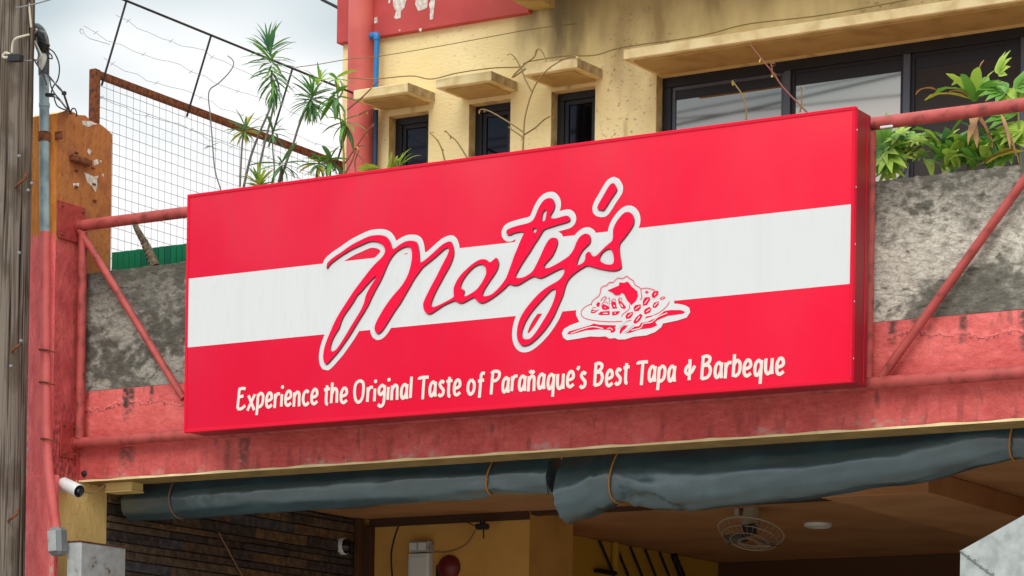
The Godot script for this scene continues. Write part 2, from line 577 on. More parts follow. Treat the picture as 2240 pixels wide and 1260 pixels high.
	m = textured("plate_red", tones(0.02, 4, 92, ["98332f", "aa3b38", "b0413d"], [0.2, 0.5, 0.8]), 0.6, 1.5)
	m = textured("rust", tones(0.03, 5, 93, ["4e2c1e", "7a4426", "925228"], [0.15, 0.5, 0.9]), 0.9, 1.6)
	paint("dark_rod", "39383f", 0.6, 0.3)
	paint("mesh_wire", "a4a6a8", 0.55, 0.5)
	paint("barbed", "b6b9bb", 0.6, 0.4)
	paint("black", "1c1c1e", 0.6)
	paint("cable", "26262a", 0.7)
	paint("cable_cream", "c9c2ae", 0.7)
	paint("cable_grey", "85858a", 0.7)
	m = textured("conduit_grey", tones(0.01, 4, 94, ["74868c", "93a8ad", "a2b5b8"], [0.2, 0.5, 0.8]), 0.55, 1.2)
	textured("conduit_red", tones(0.01, 4, 95, ["ce5855", "dc6663", "e06e6a"], [0.2, 0.5, 0.8]), 0.6, 1.0)
	paint("hood_metal", "4b5054", 0.45, 0.5)
	paint("box_grey", "7b8081", 0.5, 0.2)
	textured("zinc", tones(0.014, 5, 96, ["6b5a4a", "a2a2a0", "abaeae", "b6b9b8"], [0.08, 0.24, 0.55, 0.85]), 0.55, 1.4)
	m = textured("duct", tones(0.02, 5, 97, ["9aa19f", "adb3b1", "b8bdbb"], [0.2, 0.5, 0.8]), 0.55, 0.9)
	paint("tile_green", "0c7a55", 0.25)
	paint("tile_green_dark", "0a6a50", 0.28)
	paint("grout", "b8a883", 0.9)
	paint("blue_pipe", "1f7fc4", 0.35)
	paint("blue_dark", "1d3a58", 0.5)
	paint("white_plastic", "dfe0dd", 0.4)
	paint("lens_black", "0b0c10", 0.1)
	paint("cream_plastic", "dcbf7c", 0.5)
	# windows
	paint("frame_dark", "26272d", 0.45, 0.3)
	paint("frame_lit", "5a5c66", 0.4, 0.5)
	paint("glass_film", "bfb6ae", 0.03, 1.0)  # warm tint stands in for a building reflected in the pane
	paint("glass_dim_reflection", "a09a96", 0.03, 1.0)  # darker copy standing in for a dimmer reflection in the first pane
	paint("glass_slim", "2b2c33", 0.03, 1.0)
	paint("screen", "3a3535", 0.8)
	# inside
	textured("ochre", tones(0.006, 4, 101, ["c89448", "d4a052", "d8a656"], [0.2, 0.5, 0.8]), 0.8, 0.5)
	textured("ceiling_tan", tones(0.006, 4, 102, ["ac7a4e", "b68458", "bc8a5e"], [0.2, 0.5, 0.8]), 0.85, 0.5)
	paint("brown", "573821", 0.8)
	paint("brown_dark", "4a2e1c", 0.8)
	paint("bright_ochre", "d8ab3c", 0.8)  # yellow raised in colour for sunlight on the stairwell wall
	paint("dim", "1d1a19", 0.9)
	paint("concrete_floor", "aaa294", 0.9)
	textured("street", tones(0.02, 5, 103, ["85827b", "9c9890", "a8a49a"], [0.2, 0.5, 0.8]), 0.9, 0.3)
	var st_cols := [["40332c", "604e42"], ["4c3e34", "6e5a48"], ["362e2b", "504442"], ["5a4632", "7c6244"], ["403e40", "58565c"]]
	for k in 5:
		m = textured("stone_%d" % k, tones(0.03, 4, 110 + k, st_cols[k], [0.25, 0.75], 256), 0.85, 1.6)
		relief(m, M["stone_0"].heightmap_texture if k else noise_map(0.05, 4, 119, 256), 0.8)
	# awning
	m = textured("tarp", tones(0.01, 4, 121, ["2c464d", "345059", "3b5962"], [0.2, 0.5, 0.8]), 0.3, 0.8)
	m.clearcoat_enabled = true
	m.metallic_specular = 0.9
	m.clearcoat = 0.8
	m.clearcoat_roughness = 0.3
	relief(m, noise_map(0.014, 3, 122), 0.5)
	paint("tarp_dark", "26383b", 0.6)
	paint("strap_orange", "c07a16", 0.6)
	paint("strap_tan", "8c6650", 0.7)
	# leaves and stems
	for l in [["leaf_deep", "588750"], ["leaf_mid", "66993a"], ["leaf_light", "a8c650"], ["leaf_yellow", "b9b23c"], ["leaf_blue", "4a7a60"], ["leaf_dry", "9c6a43"], ["leaf_tan", "b98e5e"]]:
		m = paint(l[0], l[1], 0.5)
		m.backlight_enabled = true
		m.backlight = Color(l[1]) * 0.8
	paint("stem_grey", "77706a", 0.8)
	paint("stem_green", "7f8a3e", 0.7)
	paint("twig", "8a7448", 0.85)
	paint("twig_red", "8d5648", 0.85)
	textured("bark", tones(0.05, 4, 125, ["4e4436", "8b7b62"], [0.3, 0.7], 256), 0.95, 3.0)
	paint("fan_cream", "a99b88", 0.6)
	textured("beam_tan_shaded", tones(0.01, 4, 126, ["8a6e3e", "9c7e48", "a6884f"], [0.2, 0.5, 0.8]), 0.85, 0.8)  # cream darkened in colour for the shade under the beam
	paint("soil", "3a2f25", 0.95)

# ---------------------------------------------------------------- plants
var leaves := {}

# a leaf of length 1 along +x that arches down by `droop` radians, folded along its midrib
func leaf_mesh(width: float, droop: float, wave: float, mat: String) -> Mesh:
	var key := "%.3f %.2f %.2f %s" % [width, droop, wave, mat]
	if leaves.has(key): return leaves[key]
	var st := begin(false)
	var n := 6
	var rows := []
	var p := Vector3.ZERO
	for i in n + 1:
		var t := float(i) / n
		var a := -droop * t * t
		var w := width * pow(sin(PI * clampf(0.06 + t * 0.94, 0.0, 1.0)), 0.75) * (1.0 - 0.25 * t)
		if i == n: w = 0.002
		var up := Vector3(-sin(a), cos(a), 0)
		var wv := sin(t * 9.0) * wave
		rows.append([p + Vector3(0, 0, -w) + up * (w * 0.35 + wv), p, p + Vector3(0, 0, w) + up * (w * 0.35 - wv)])
		p += Vector3(cos(a), sin(a), 0) / n
	for i in n:
		for s in 2:
			quad(st, rows[i][s], rows[i][s + 1], rows[i + 1][s + 1], rows[i + 1][s])
	st.generate_normals()
	var m := st.commit()
	m.surface_set_material(0, M[mat])
	leaves[key] = m
	return m

func put_leaf(parent: Node, at: Vector3, az: float, el: float, length: float, mesh: Mesh, roll := 0.0) -> void:
	var b := Basis(Vector3.UP, az) * Basis(Vector3(0, 0, 1), el) * Basis(Vector3(1, 0, 0), roll)
	piece("leaf", mesh, Transform3D(b.scaled_local(Vector3.ONE * length), at), parent)

# leaves set spirally round the top of a stem: the youngest upright, the oldest hanging
func rosette(parent: Node, axis: Array, count: int, length: float, width: float, mats: Array, low := -0.9, high := 1.35) -> void:
	for i in count:
		var t := (i + 0.5) / count
		var f := t * (axis.size() - 1)
		var k := mini(int(f), axis.size() - 2)
		var at: Vector3 = axis[k].lerp(axis[k + 1], f - k)
		var el := lerpf(high, low, pow(t, 0.8)) + rng.randf_range(-0.2, 0.2)
		var droop := clampf(lerpf(0.5, 1.1, t) + rng.randf_range(-0.3, 0.3), 0.2, 1.6)
		droop = snappedf(droop, 0.3)
		var l := length * (0.65 + 0.45 * sin(PI * clampf(t + 0.15, 0, 1))) * rng.randf_range(0.8, 1.2)
		put_leaf(parent, at, i * 2.4 + rng.randf_range(-0.4, 0.4), el, l, leaf_mesh(width, droop, 0.0, mats[rng.randi() % mats.size()]), rng.randf_range(-0.4, 0.4))

func hand_leaf(parent: Node, at: Vector3, az: float, tilt: float, size: float, fingers: int, spread: float, mat: String, width := 0.13) -> void:
	# one leaf cut into fingers
	var st := begin(false)
	var lean := Basis(Vector3.RIGHT, 0.75)
	for f in fingers:
		var a := (float(f) / (fingers - 1) - 0.5) * spread
		var l := size * (1.0 - 0.28 * absf(a) / (spread * 0.5))
		var b := lean * Basis(Vector3.UP, az) * Basis(Vector3(0, 0, 1), tilt) * Basis(Vector3.UP, a) * Basis(Vector3(0, 0, 1), 0.25)
		var rows := []
		for i in 6:
			var t := i / 5.0
			var w := l * width * sin(PI * clampf(0.1 + 0.9 * t, 0, 1)) + 0.001
			var p := Vector3(l * t, -0.35 * l * t * t, 0)
			rows.append([at + b * (p + Vector3(0, w * 0.3, -w)), at + b * p, at + b * (p + Vector3(0, w * 0.3, w))])
		for i in 5:
			for s in 2: quad(st, rows[i][s], rows[i][s + 1], rows[i + 1][s + 1], rows[i + 1][s])
	part("leaf", st, M[mat], parent)

func stems(parent: Node, lines: Array, r0: float, r1: float, mat: String, called := "stem") -> void:
	for l in lines: part(called, one_tube(curve(l, 4), [r0, r1], 6), M[mat], parent)

# ---------------------------------------------------------------- lettering of the sign's second line
var glyphs := {
	"E": [5.0, [0.6, 10, 0.4, 5, 0, 0.3], [0.2, 9.6, 2.4, 10.1, 4.3, 9.7], [0.4, 5.2, 3.2, 5.7], [0, 0.2, 2.4, 0.1, 4.7, 1.4]],
	"x": [4.4, [0, 6.3, 4.0, -0.3], [3.9, 6.6, -0.2, -0.3]],
	"p": [4.1, [0.3, 6.2, 0.2, 0, 0, -3], [0.3, 5, 1.8, 6.4, 3.4, 5.2, 3.1, 1.8, 1.4, 0.5, 0.3, 1.1]],
	"e": [4.2, [0.5, 3.0, 2.4, 3.3, 3.5, 4.2, 3.0, 6.0, 1.6, 6.3, 0.4, 4.2, 0.6, 1.2, 2.0, 0.2, 3.8, 1.2]],
	"r": [3.1, [0.2, 6.2, 0.3, 3, 0.2, 0], [0.3, 4.2, 1.4, 6.0, 3.0, 6.0]],
	"i": [1.8, [0.3, 5.4, 0.3, 0], [0.4, 9.3, 0.5, 9.5]],
	"n": [4.1, [0.2, 6.2, 0.2, 0], [0.2, 4.2, 1.6, 6.2, 3.0, 5.5, 3.2, 3, 3.3, 0]],
	"c": [4.0, [3.4, 5.4, 2.2, 6.3, 0.7, 5, 0.4, 2.4, 1.3, 0.5, 2.6, 0.3, 3.8, 1.3]],
	"t": [3.4, [1.6, 9, 1.4, 4, 1.6, 0.7, 2.6, 0.1], [0, 6.4, 3.3, 6.8]],
	"h": [4.1, [0.2, 9.8, 0.2, 5, 0.1, 0], [0.2, 3.8, 1.6, 6.1, 3.0, 5.3, 3.2, 2.6, 3.3, 0]],
	"O": [6.0, [2.8, 10, 0.8, 8.2, 0.2, 4.4, 1.0, 1.0, 2.8, -0.3, 4.7, 1.2, 5.3, 5, 4.7, 8.6, 2.8, 10]],
	"g": [4.2, [3.3, 5.6, 2.0, 6.3, 0.5, 5, 0.5, 3.2, 1.6, 2.4, 3.2, 3.6], [3.5, 6.2, 3.6, 2, 3.3, -1.4, 1.8, -2.6, 0.2, -1.7]],
	"a": [4.2, [3.3, 5.2, 2.0, 6.2, 0.6, 4.8, 0.4, 2, 1.2, 0.4, 2.4, 1.1, 3.3, 3], [3.5, 6.2, 3.3, 3, 3.7, 0]],
	"l": [1.6, [0.3, 10, 0.3, 0]],
	"T": [4.9, [0, 8.6, 0.3, 9.5, 2.6, 9.8, 5.4, 9.7], [2.8, 9.7, 2.7, 5, 2.6, -0.4]],
	"s": [3.4, [3.0, 5.5, 1.6, 6.3, 0.6, 5.1, 1.4, 3.8, 2.7, 2.6, 2.6, 0.9, 1.2, 0.2, 0.1, 1.0]],
	"o": [4.2, [1.9, 6.3, 0.5, 4.8, 0.4, 1.8, 1.8, 0.2, 3.3, 1.6, 3.4, 4.6, 1.9, 6.3]],
	"f": [3.2, [3.2, 9.3, 2.0, 9.6, 1.4, 8, 1.3, 3, 1.1, -1.4], [0, 5.4, 3.0, 5.8]],
	"P": [4.9, [0.6, 9.6, 0.4, 5, 0.2, -0.6], [-0.4, 8.7, 1.6, 10.0, 4.0, 9.2, 4.2, 6.6, 2.6, 5.1, 0.6, 5.1]],
	"ñ": [4.1, [0.2, 6.2, 0.2, 0], [0.2, 4.2, 1.6, 6.2, 3.0, 5.5, 3.2, 3, 3.3, 0], [0.3, 8.0, 1.1, 8.8, 2.0, 8.2, 3.0, 8.9]],
	"q": [4.2, [3.3, 5.2, 2.0, 6.2, 0.6, 4.8, 0.4, 2, 1.2, 0.4, 2.4, 1.1, 3.3, 3], [3.5, 6.2, 3.4, 2, 3.3, -3]],
	"u": [4.2, [0.2, 6.2, 0.3, 2, 1.2, 0.3, 2.6, 0.9, 3.2, 3], [3.3, 6.2, 3.3, 3, 3.6, 0]],
	"'": [1.5, [0.7, 10.0, 0.6, 8.8, 0, 7.8]],
	"B": [5.2, [0.6, 9.6, 0.5, 5, 0.4, 0], [-0.2, 9.3, 2.0, 10.1, 3.9, 9.0, 3.6, 6.6, 0.9, 5.3], [0.9, 5.3, 3.5, 5.2, 4.6, 3, 3.4, 0.7, 0.4, 0.1]],
	"&": [4.0, [1.6, 9, 1.8, 5, 1.7, 0], [1.7, 6.2, 0.5, 5, 0.3, 3.3, 1.2, 2.5, 2.6, 3.3, 3.6, 5.6]],
	"b": [4.0, [0.3, 9.8, 0.2, 0], [0.3, 4.4, 1.6, 6.3, 3.3, 5.1, 3.2, 1.8, 1.6, 0.3, 0.3, 0.8]],
}

func flat_curve(c: Array) -> PackedVector2Array:
	var pts := []
	for i in range(0, c.size(), 2): pts.append(Vector2(c[i], c[i + 1]))
	return PackedVector2Array(curve(pts, 6))

func tagline(sign: Node) -> void:
	for word in [["Experience", 0.379, 0.964], ["the", 0.988, 1.169], ["Original", 1.197, 1.602], ["Taste", 1.632, 1.927], ["of", 1.953, 2.072], ["Parañaque's", 2.107, 2.719], ["Best", 2.755, 2.981], ["Tapa", 3.016, 3.263], ["&", 3.300, 3.378], ["Barbeque", 3.398, 3.894]]:
		var total := 0.0
		for ch in word[0]: total += glyphs[ch][0]
		var k: float = (word[2] - word[1] - 0.012) / (total - 0.7)
		var ky := 0.0118
		var x: float = word[1] + 0.008
		for ch in word[0]:
			var g: Array = glyphs[ch]
			var strokes := []
			for s in range(1, g.size()):
				var line := flat_curve(g[s])
				var dot := line.size() == 2 and line[0].distance_to(line[1]) < 0.6
				for i in line.size():
					var v := line[i].y * 1.12 if line[i].y < 6.6 else 7.39 + (line[i].y - 6.6) * 0.77
					var u := x + (line[i].x * 0.79 + 0.26) * k + line[i].y * 0.0006
					var hop := sin(x * 37.0) * 0.004
					line[i] = Vector2(u, SY + 0.110 - 0.0117 * (u - 0.38) + v * ky + hop)
				if dot:
					var ring := PackedVector2Array()
					for q in 12: ring.append(line[0] + Vector2(cos(TAU * q / 12), sin(TAU * q / 12)) * 0.0108)
					strokes.append(ring)
					continue
				strokes.append_array(Geometry2D.offset_polyline(line, 0.0088, Geometry2D.JOIN_ROUND, Geometry2D.END_ROUND))
			var st := begin()
			for poly in without_holes(union_all(strokes)): plate(st, poly, 0.0008, 0.003)
			part("letter", st, M.tagline_white, sign)
			x += g[0] * k

func union_all(polys: Array) -> Array:
	var solid := polys.filter(func(p): return not Geometry2D.is_polygon_clockwise(p))
	var hollow := polys.filter(func(p): return Geometry2D.is_polygon_clockwise(p))
	var u := union(solid)
	# a closed stroke brings its own hole; cut from it what other strokes cover
	for h in hollow:
		var open := [ccw(h)]
		for s in solid:
			if solid.size() > 1 and not Geometry2D.is_point_in_polygon(h[0] * 0.5 + h[h.size() / 2] * 0.5, s): 
				var left := []
				for o in open: left.append_array(Geometry2D.clip_polygons(o, s).filter(func(q): return not Geometry2D.is_polygon_clockwise(q)))
				open = left
		for o in open: u.append(cw(o))
	return u

# ---------------------------------------------------------------- the signboard
func script_outline() -> Array:
	var o := []
	for run in [
		[1013, 872, 1016, 902, 1056, 930, 1114, 957, 1181, 990, 1252, 1014, 1305, 1028, 1358, 1029, 1398, 1022, 1425, 1007, 1445, 979, 1454, 951, 1470, 940, 1505, 959, 1548, 975, 1587, 975, 1618, 966, 1631, 941, 1639, 897, 1641, 860],
		[1644, 851, 1663, 851, 1702, 873, 1753, 908, 1795, 935, 1829, 946, 1849, 944, 1862, 919, 1867, 886, 1861, 854, 1840, 810, 1811, 769, 1782, 725, 1757, 687, 1736, 649, 1724, 621, 1722, 603, 1741, 592, 1784, 603, 1827, 618, 1861, 631, 1873, 641, 1871, 666, 1873, 691, 1889, 722, 1918, 756, 1960, 788, 2006, 816, 2044, 828, 2074, 826, 2091, 815, 2103, 807, 2120, 814, 2141, 828, 2151, 822, 2159, 802, 2154, 774, 2138, 747, 2109, 713, 2080, 677, 2062, 650, 2058, 632],
		[2075, 623, 2115, 629, 2148, 649, 2181, 678, 2210, 712, 2230, 756, 2246, 794, 2258, 825],
		[2278, 865, 2294, 899, 2314, 936, 2320, 948, 2305, 956, 2280, 956, 2251, 953, 2230, 946, 2214, 948, 2206, 961, 2213, 975, 2242, 984, 2292, 992, 2342, 997, 2370, 1007, 2386, 1025, 2402, 1059, 2422, 1092, 2446, 1114, 2471, 1120, 2491, 1116, 2506, 1097, 2509, 1076, 2501, 1052, 2485, 1032, 2483, 1019, 2491, 1009, 2522, 1006, 2554, 1011, 2583, 1014, 2597, 1009, 2606, 996, 2602, 985, 2584, 979, 2531, 971, 2474, 961, 2445, 954, 2429, 936, 2409, 909, 2385, 880, 2361, 847, 2328, 807, 2300, 771],
		[2280, 741, 2268, 721, 2270, 710, 2289, 704, 2318, 705, 2351, 717, 2379, 735, 2399, 765, 2415, 792],
		[2435, 829, 2455, 866, 2475, 892, 2495, 903, 2516, 901, 2528, 893, 2530, 873, 2521, 846, 2501, 809, 2477, 786, 2455, 767, 2447, 754, 2455, 744, 2478, 742, 2510, 752, 2555, 770, 2595, 789, 2615, 805, 2635, 831, 2650, 865, 2670, 891, 2694, 904, 2714, 904, 2731, 892, 2735, 871, 2727, 850, 2703, 832, 2680, 810, 2664, 783, 2654, 759, 2653, 742],
		[2673, 742, 2697, 754, 2706, 772, 2706, 790, 2716, 803, 2732, 805, 2740, 790, 2755, 778, 2777, 783, 2812, 811, 2844, 834, 2869, 851],
		[2874, 878, 2874, 909, 2889, 943, 2917, 975, 2944, 994, 2972, 993, 2992, 974, 2999, 949, 2993, 922, 2966, 887, 2939, 858, 2917, 836],
		[2911, 812, 2914, 780, 2921, 745, 2926, 713, 2922, 700, 2898, 692, 2870, 692, 2830, 700, 2782, 713, 2741, 727, 2717, 733, 2693, 726, 2653, 707, 2621, 687, 2599, 666, 2582, 633, 2570, 591, 2550, 551],
		[2529, 510, 2515, 483, 2487, 443, 2455, 407, 2419, 375, 2382, 349, 2353, 336, 2324, 334, 2303, 346, 2289, 371, 2284, 403, 2289, 445, 2305, 487, 2333, 527, 2374, 569, 2423, 611, 2471, 639, 2504, 653],
		[2540, 668, 2564, 687, 2576, 707, 2578, 724, 2568, 732, 2547, 731, 2507, 718, 2466, 703, 2433, 693, 2409, 697, 2388, 706, 2363, 700, 2331, 687, 2298, 672, 2273, 667, 2248, 671, 2227, 678, 2202, 659, 2165, 635, 2124, 612, 2082, 594],
		[2057, 589, 2036, 595, 2018, 610, 2005, 624, 1984, 620, 1951, 607, 1921, 599, 1900, 606, 1878, 617, 1853, 612, 1801, 596, 1753, 572, 1713, 557, 1684, 572, 1672, 604, 1676, 629, 1697, 667, 1722, 708, 1756, 759, 1789, 814, 1822, 865, 1837, 896, 1832, 913, 1817, 914, 1796, 904, 1753, 875, 1702, 844, 1664, 822, 1638, 795, 1608, 762, 1579, 721, 1545, 673, 1515, 632],
		[1481, 594, 1455, 560, 1425, 522, 1399, 491, 1373, 475, 1355, 484, 1348, 510, 1360, 542, 1388, 584, 1419, 625, 1453, 662, 1492, 699],
		[1513, 716, 1543, 749, 1569, 791, 1585, 837, 1593, 883, 1590, 920, 1579, 939, 1557, 947, 1522, 941, 1483, 923, 1453, 896, 1427, 858, 1406, 816, 1381, 771, 1350, 726, 1320, 677],
		[1303, 646, 1273, 604, 1242, 566, 1208, 521, 1173, 476, 1133, 431, 1098, 393, 1067, 366, 1036, 339, 1016, 329, 1002, 348, 998, 382, 1007, 426, 1024, 469, 1050, 519, 1077, 569, 1112, 618, 1151, 666, 1191, 714],
		[1212, 738, 1252, 779, 1295, 823, 1339, 863, 1383, 895, 1404, 915, 1412, 937, 1404, 959, 1386, 978, 1359, 991, 1323, 999, 1288, 996, 1244, 984, 1190, 969, 1128, 945, 1070, 917, 1034, 895]
	]: o.append_array(run)
	return o

func script_holes() -> Array:
	return [
		[1349, 800, 1318, 780, 1275, 744, 1248, 720, 1222, 701, 1205, 676, 1170, 635, 1139, 601, 1117, 565, 1104, 529, 1074, 491, 1052, 452, 1044, 416, 1057, 398, 1080, 402, 1102, 422, 1137, 464, 1176, 516, 1216, 568, 1250, 613, 1274, 656, 1285, 695, 1306, 730, 1332, 764, 1352, 788],
		[2079, 780, 2081, 762, 2079, 741, 2059, 707, 2034, 677, 2009, 658, 1975, 643, 1948, 634, 1933, 646, 1940, 667, 1917, 682, 1915, 698, 1931, 729, 1961, 763, 1998, 791, 2032, 803, 2057, 800],
		[2462, 1049, 2452, 1061, 2435, 1048, 2430, 1027, 2428, 1006, 2436, 999, 2451, 1001, 2456, 1021],
		[2373, 955, 2377, 966, 2392, 966, 2401, 958, 2396, 944, 2384, 940],
		[2860, 810, 2836, 810, 2808, 794, 2793, 771, 2795, 753, 2813, 738, 2846, 726, 2873, 727, 2882, 742, 2879, 773, 2870, 795],
		[2525, 620, 2516, 626, 2496, 622, 2460, 594, 2419, 558, 2375, 516, 2339, 470, 2317, 425, 2313, 394, 2324, 373, 2353, 366, 2377, 374, 2410, 407, 2446, 454, 2482, 504, 2510, 554, 2525, 599]
	]

func word_shapes() -> Array:
	var pts := Array(flat(script_outline()))
	pts.append(pts[0])
	var body := ccw(PackedVector2Array(curve(pts, 2)))
	var shapes := [body]
	for h in script_holes():
		var q := Array(flat(h))
		q.append(q[0])
		shapes.append(cw(PackedVector2Array(curve(q, 2))))
	return shapes

func emblem(sign: Node, lift: Transform3D) -> void:
	var st := begin()
	plate(st, flat([2651, 521, 2650, 475, 2671, 436, 2612, 422, 2576, 405, 2564, 384, 2573, 358, 2597, 343, 2646, 345, 2739, 352, 2795, 346, 2835, 345, 2859, 331, 2891, 332, 2915, 322, 2955, 320, 3006, 330, 3081, 331, 3135, 345, 3170, 367, 3181, 386, 3267, 395, 3321, 406, 3341, 432, 3335, 456, 3308, 472, 3265, 483, 3246, 485, 3245, 512, 2752, 533]), 0.0016, 0.0024, lift, false)
	var e := part("emblem", st, M.decal_white, sign)
	var red := [
		[2842, 590, 2911, 610, 2914, 627, 2942, 621, 2964, 627, 2990, 596, 3024, 569, 3027, 544, 3015, 517, 2988, 499, 2964, 525, 2943, 562, 2929, 570, 2916, 559, 2892, 559, 2872, 575],
		[2773, 521, 2785, 534, 2799, 525, 2793, 508, 2781, 506],
		[2807, 507, 2817, 520, 2853, 503, 2857, 489, 2829, 486, 2811, 493],
		[2865, 523, 2874, 529, 2894, 524, 2899, 499, 2905, 489, 2875, 489, 2867, 509],
		[2906, 541, 2916, 529, 2932, 521, 2957, 491, 2949, 481, 2929, 487, 2912, 516],
		[2741, 481, 2747, 498, 2757, 494, 2773, 489, 2795, 494, 2769, 477, 2749, 475],
		[2786, 467, 2801, 480, 2857, 479, 2858, 458, 2802, 461],
		[2873, 474, 2921, 473, 2910, 457, 2886, 452, 2872, 456],
		[3002, 484, 3012, 497, 3045, 499, 3047, 480, 3032, 464, 3008, 464],
		[3057, 514, 3070, 533, 3098, 533, 3102, 517, 3083, 491, 3059, 489],
		[3111, 547, 3121, 560, 3150, 561, 3148, 541, 3125, 525, 3111, 533],
		[2953, 443, 2965, 459, 2999, 463, 2999, 446, 2981, 428, 2958, 429],
		[3064, 458, 3071, 471, 3098, 481, 3110, 468, 3103, 451, 3072, 442],
		[3118, 488, 3126, 501, 3153, 506, 3153, 488, 3138, 472, 3118, 474],
		[3158, 519, 3172, 528, 3191, 526, 3188, 516, 3168, 510],
		[3003, 411, 3017, 431, 3044, 449, 3058, 438, 3045, 415, 3021, 399, 3006, 400],
		[3068, 561, 3079, 568, 3093, 559, 3082, 553],
		[2596, 376, 2610, 390, 2682, 402, 2738, 412, 2762, 420, 2795, 410, 2899, 399, 2891, 389, 2895, 375, 2887, 363, 2867, 361, 2863, 377, 2795, 386, 2715, 387, 2626, 373],
		[2919, 362, 2927, 382, 2946, 395, 2970, 393, 2947, 370, 2923, 350],
		[2955, 351, 2994, 374, 3010, 383, 3037, 384, 3049, 400, 3092, 404, 3135, 418, 3189, 451, 3228, 453, 3286, 448, 3311, 437, 3302, 428, 3248, 425, 3209, 424, 3147, 406, 3135, 397, 3147, 379, 3112, 368, 3034, 365, 2987, 353],
		[3072, 421, 3080, 431, 3127, 435, 3111, 428],
	]
	st = begin()
	for r in red: plate(st, ccw(flat(r)), 0.0028, 0.0034, lift, false)
	var k := 0.00037
	for l in [
		[5, 2745, 519, 2752, 543, 2792, 568, 2801, 602, 2815, 615, 2835, 616, 2851, 631, 2875, 630, 2902, 649, 2934, 646, 2958, 656, 2974, 642, 2998, 628, 3010, 604, 3042, 584, 3048, 549, 3052, 535, 3043, 522],
		[5, 2744, 526, 2704, 512, 2683, 490, 2689, 465, 2722, 446, 2794, 430, 2874, 420, 2934, 418],
		[5, 3048, 582, 3089, 580, 3132, 564],
		[5, 3217, 498, 3204, 477, 3165, 449, 3127, 435],
		[5, 2980, 503, 2973, 476, 2937, 455, 2932, 441],
		[5, 2800, 537, 2816, 555, 2834, 556, 2832, 545, 2818, 538],
		[4, 2807, 511, 2815, 527, 2833, 529, 2847, 518],
		[4, 2844, 546, 2854, 549, 2856, 534, 2853, 510],
		[4, 2867, 527, 2876, 540, 2888, 540, 2894, 528],
		[4, 2916, 533, 2912, 542, 2926, 542, 2931, 525],
		[4, 2749, 502, 2761, 506, 2773, 503],
		[4, 2960, 415, 2991, 419],
	]:
		var line := PackedVector2Array(curve(Array(flat(l.slice(1))), 4))
		for poly in without_holes(union_all(Geometry2D.offset_polyline(line, l[0] * k, Geometry2D.JOIN_ROUND, Geometry2D.END_ROUND))): plate(st, poly, 0.0036, 0.0040, lift, false)
	part("plate_drawing", st, M.sign_red, e)
	st = begin()
	for l in [
		[7, 2621, 377, 2683, 393, 2756, 403, 2820, 387], [6, 2844, 384, 2864, 387, 2878, 376], [7, 2991, 365, 3046, 373, 3065, 395, 3112, 398, 3151, 423, 3205, 439],
		[15, 2910, 384, 2959, 421], [15, 2940, 359, 3006, 397], [6, 3015, 474, 3040, 489], [6, 3070, 500, 3091, 523], [6, 3128, 540, 3137, 550],
		[6, 2970, 439, 2992, 455], [6, 3080, 455, 3103, 468], [6, 3127, 482, 3148, 499], [6, 3169, 516, 3183, 522], [7, 3022, 413, 3041, 435],
		[7, 2828, 500, 2834, 498], [7, 2882, 508, 2890, 498], [8, 2925, 511, 2937, 494], [7, 2818, 469, 2846, 467], [7, 2890, 467, 2894, 461], [5, 2752, 484, 2770, 486],
	]:
		var line := PackedVector2Array(curve(Array(flat(l.slice(1))), 4))
		for poly in Geometry2D.offset_polyline(line, l[0] * k, Geometry2D.JOIN_ROUND, Geometry2D.END_ROUND): plate(st, ccw(poly), 0.0042, 0.0048, lift, false)
	part("plate_highlights", st, M.decal_white, e).set_meta("kind", "stuff")

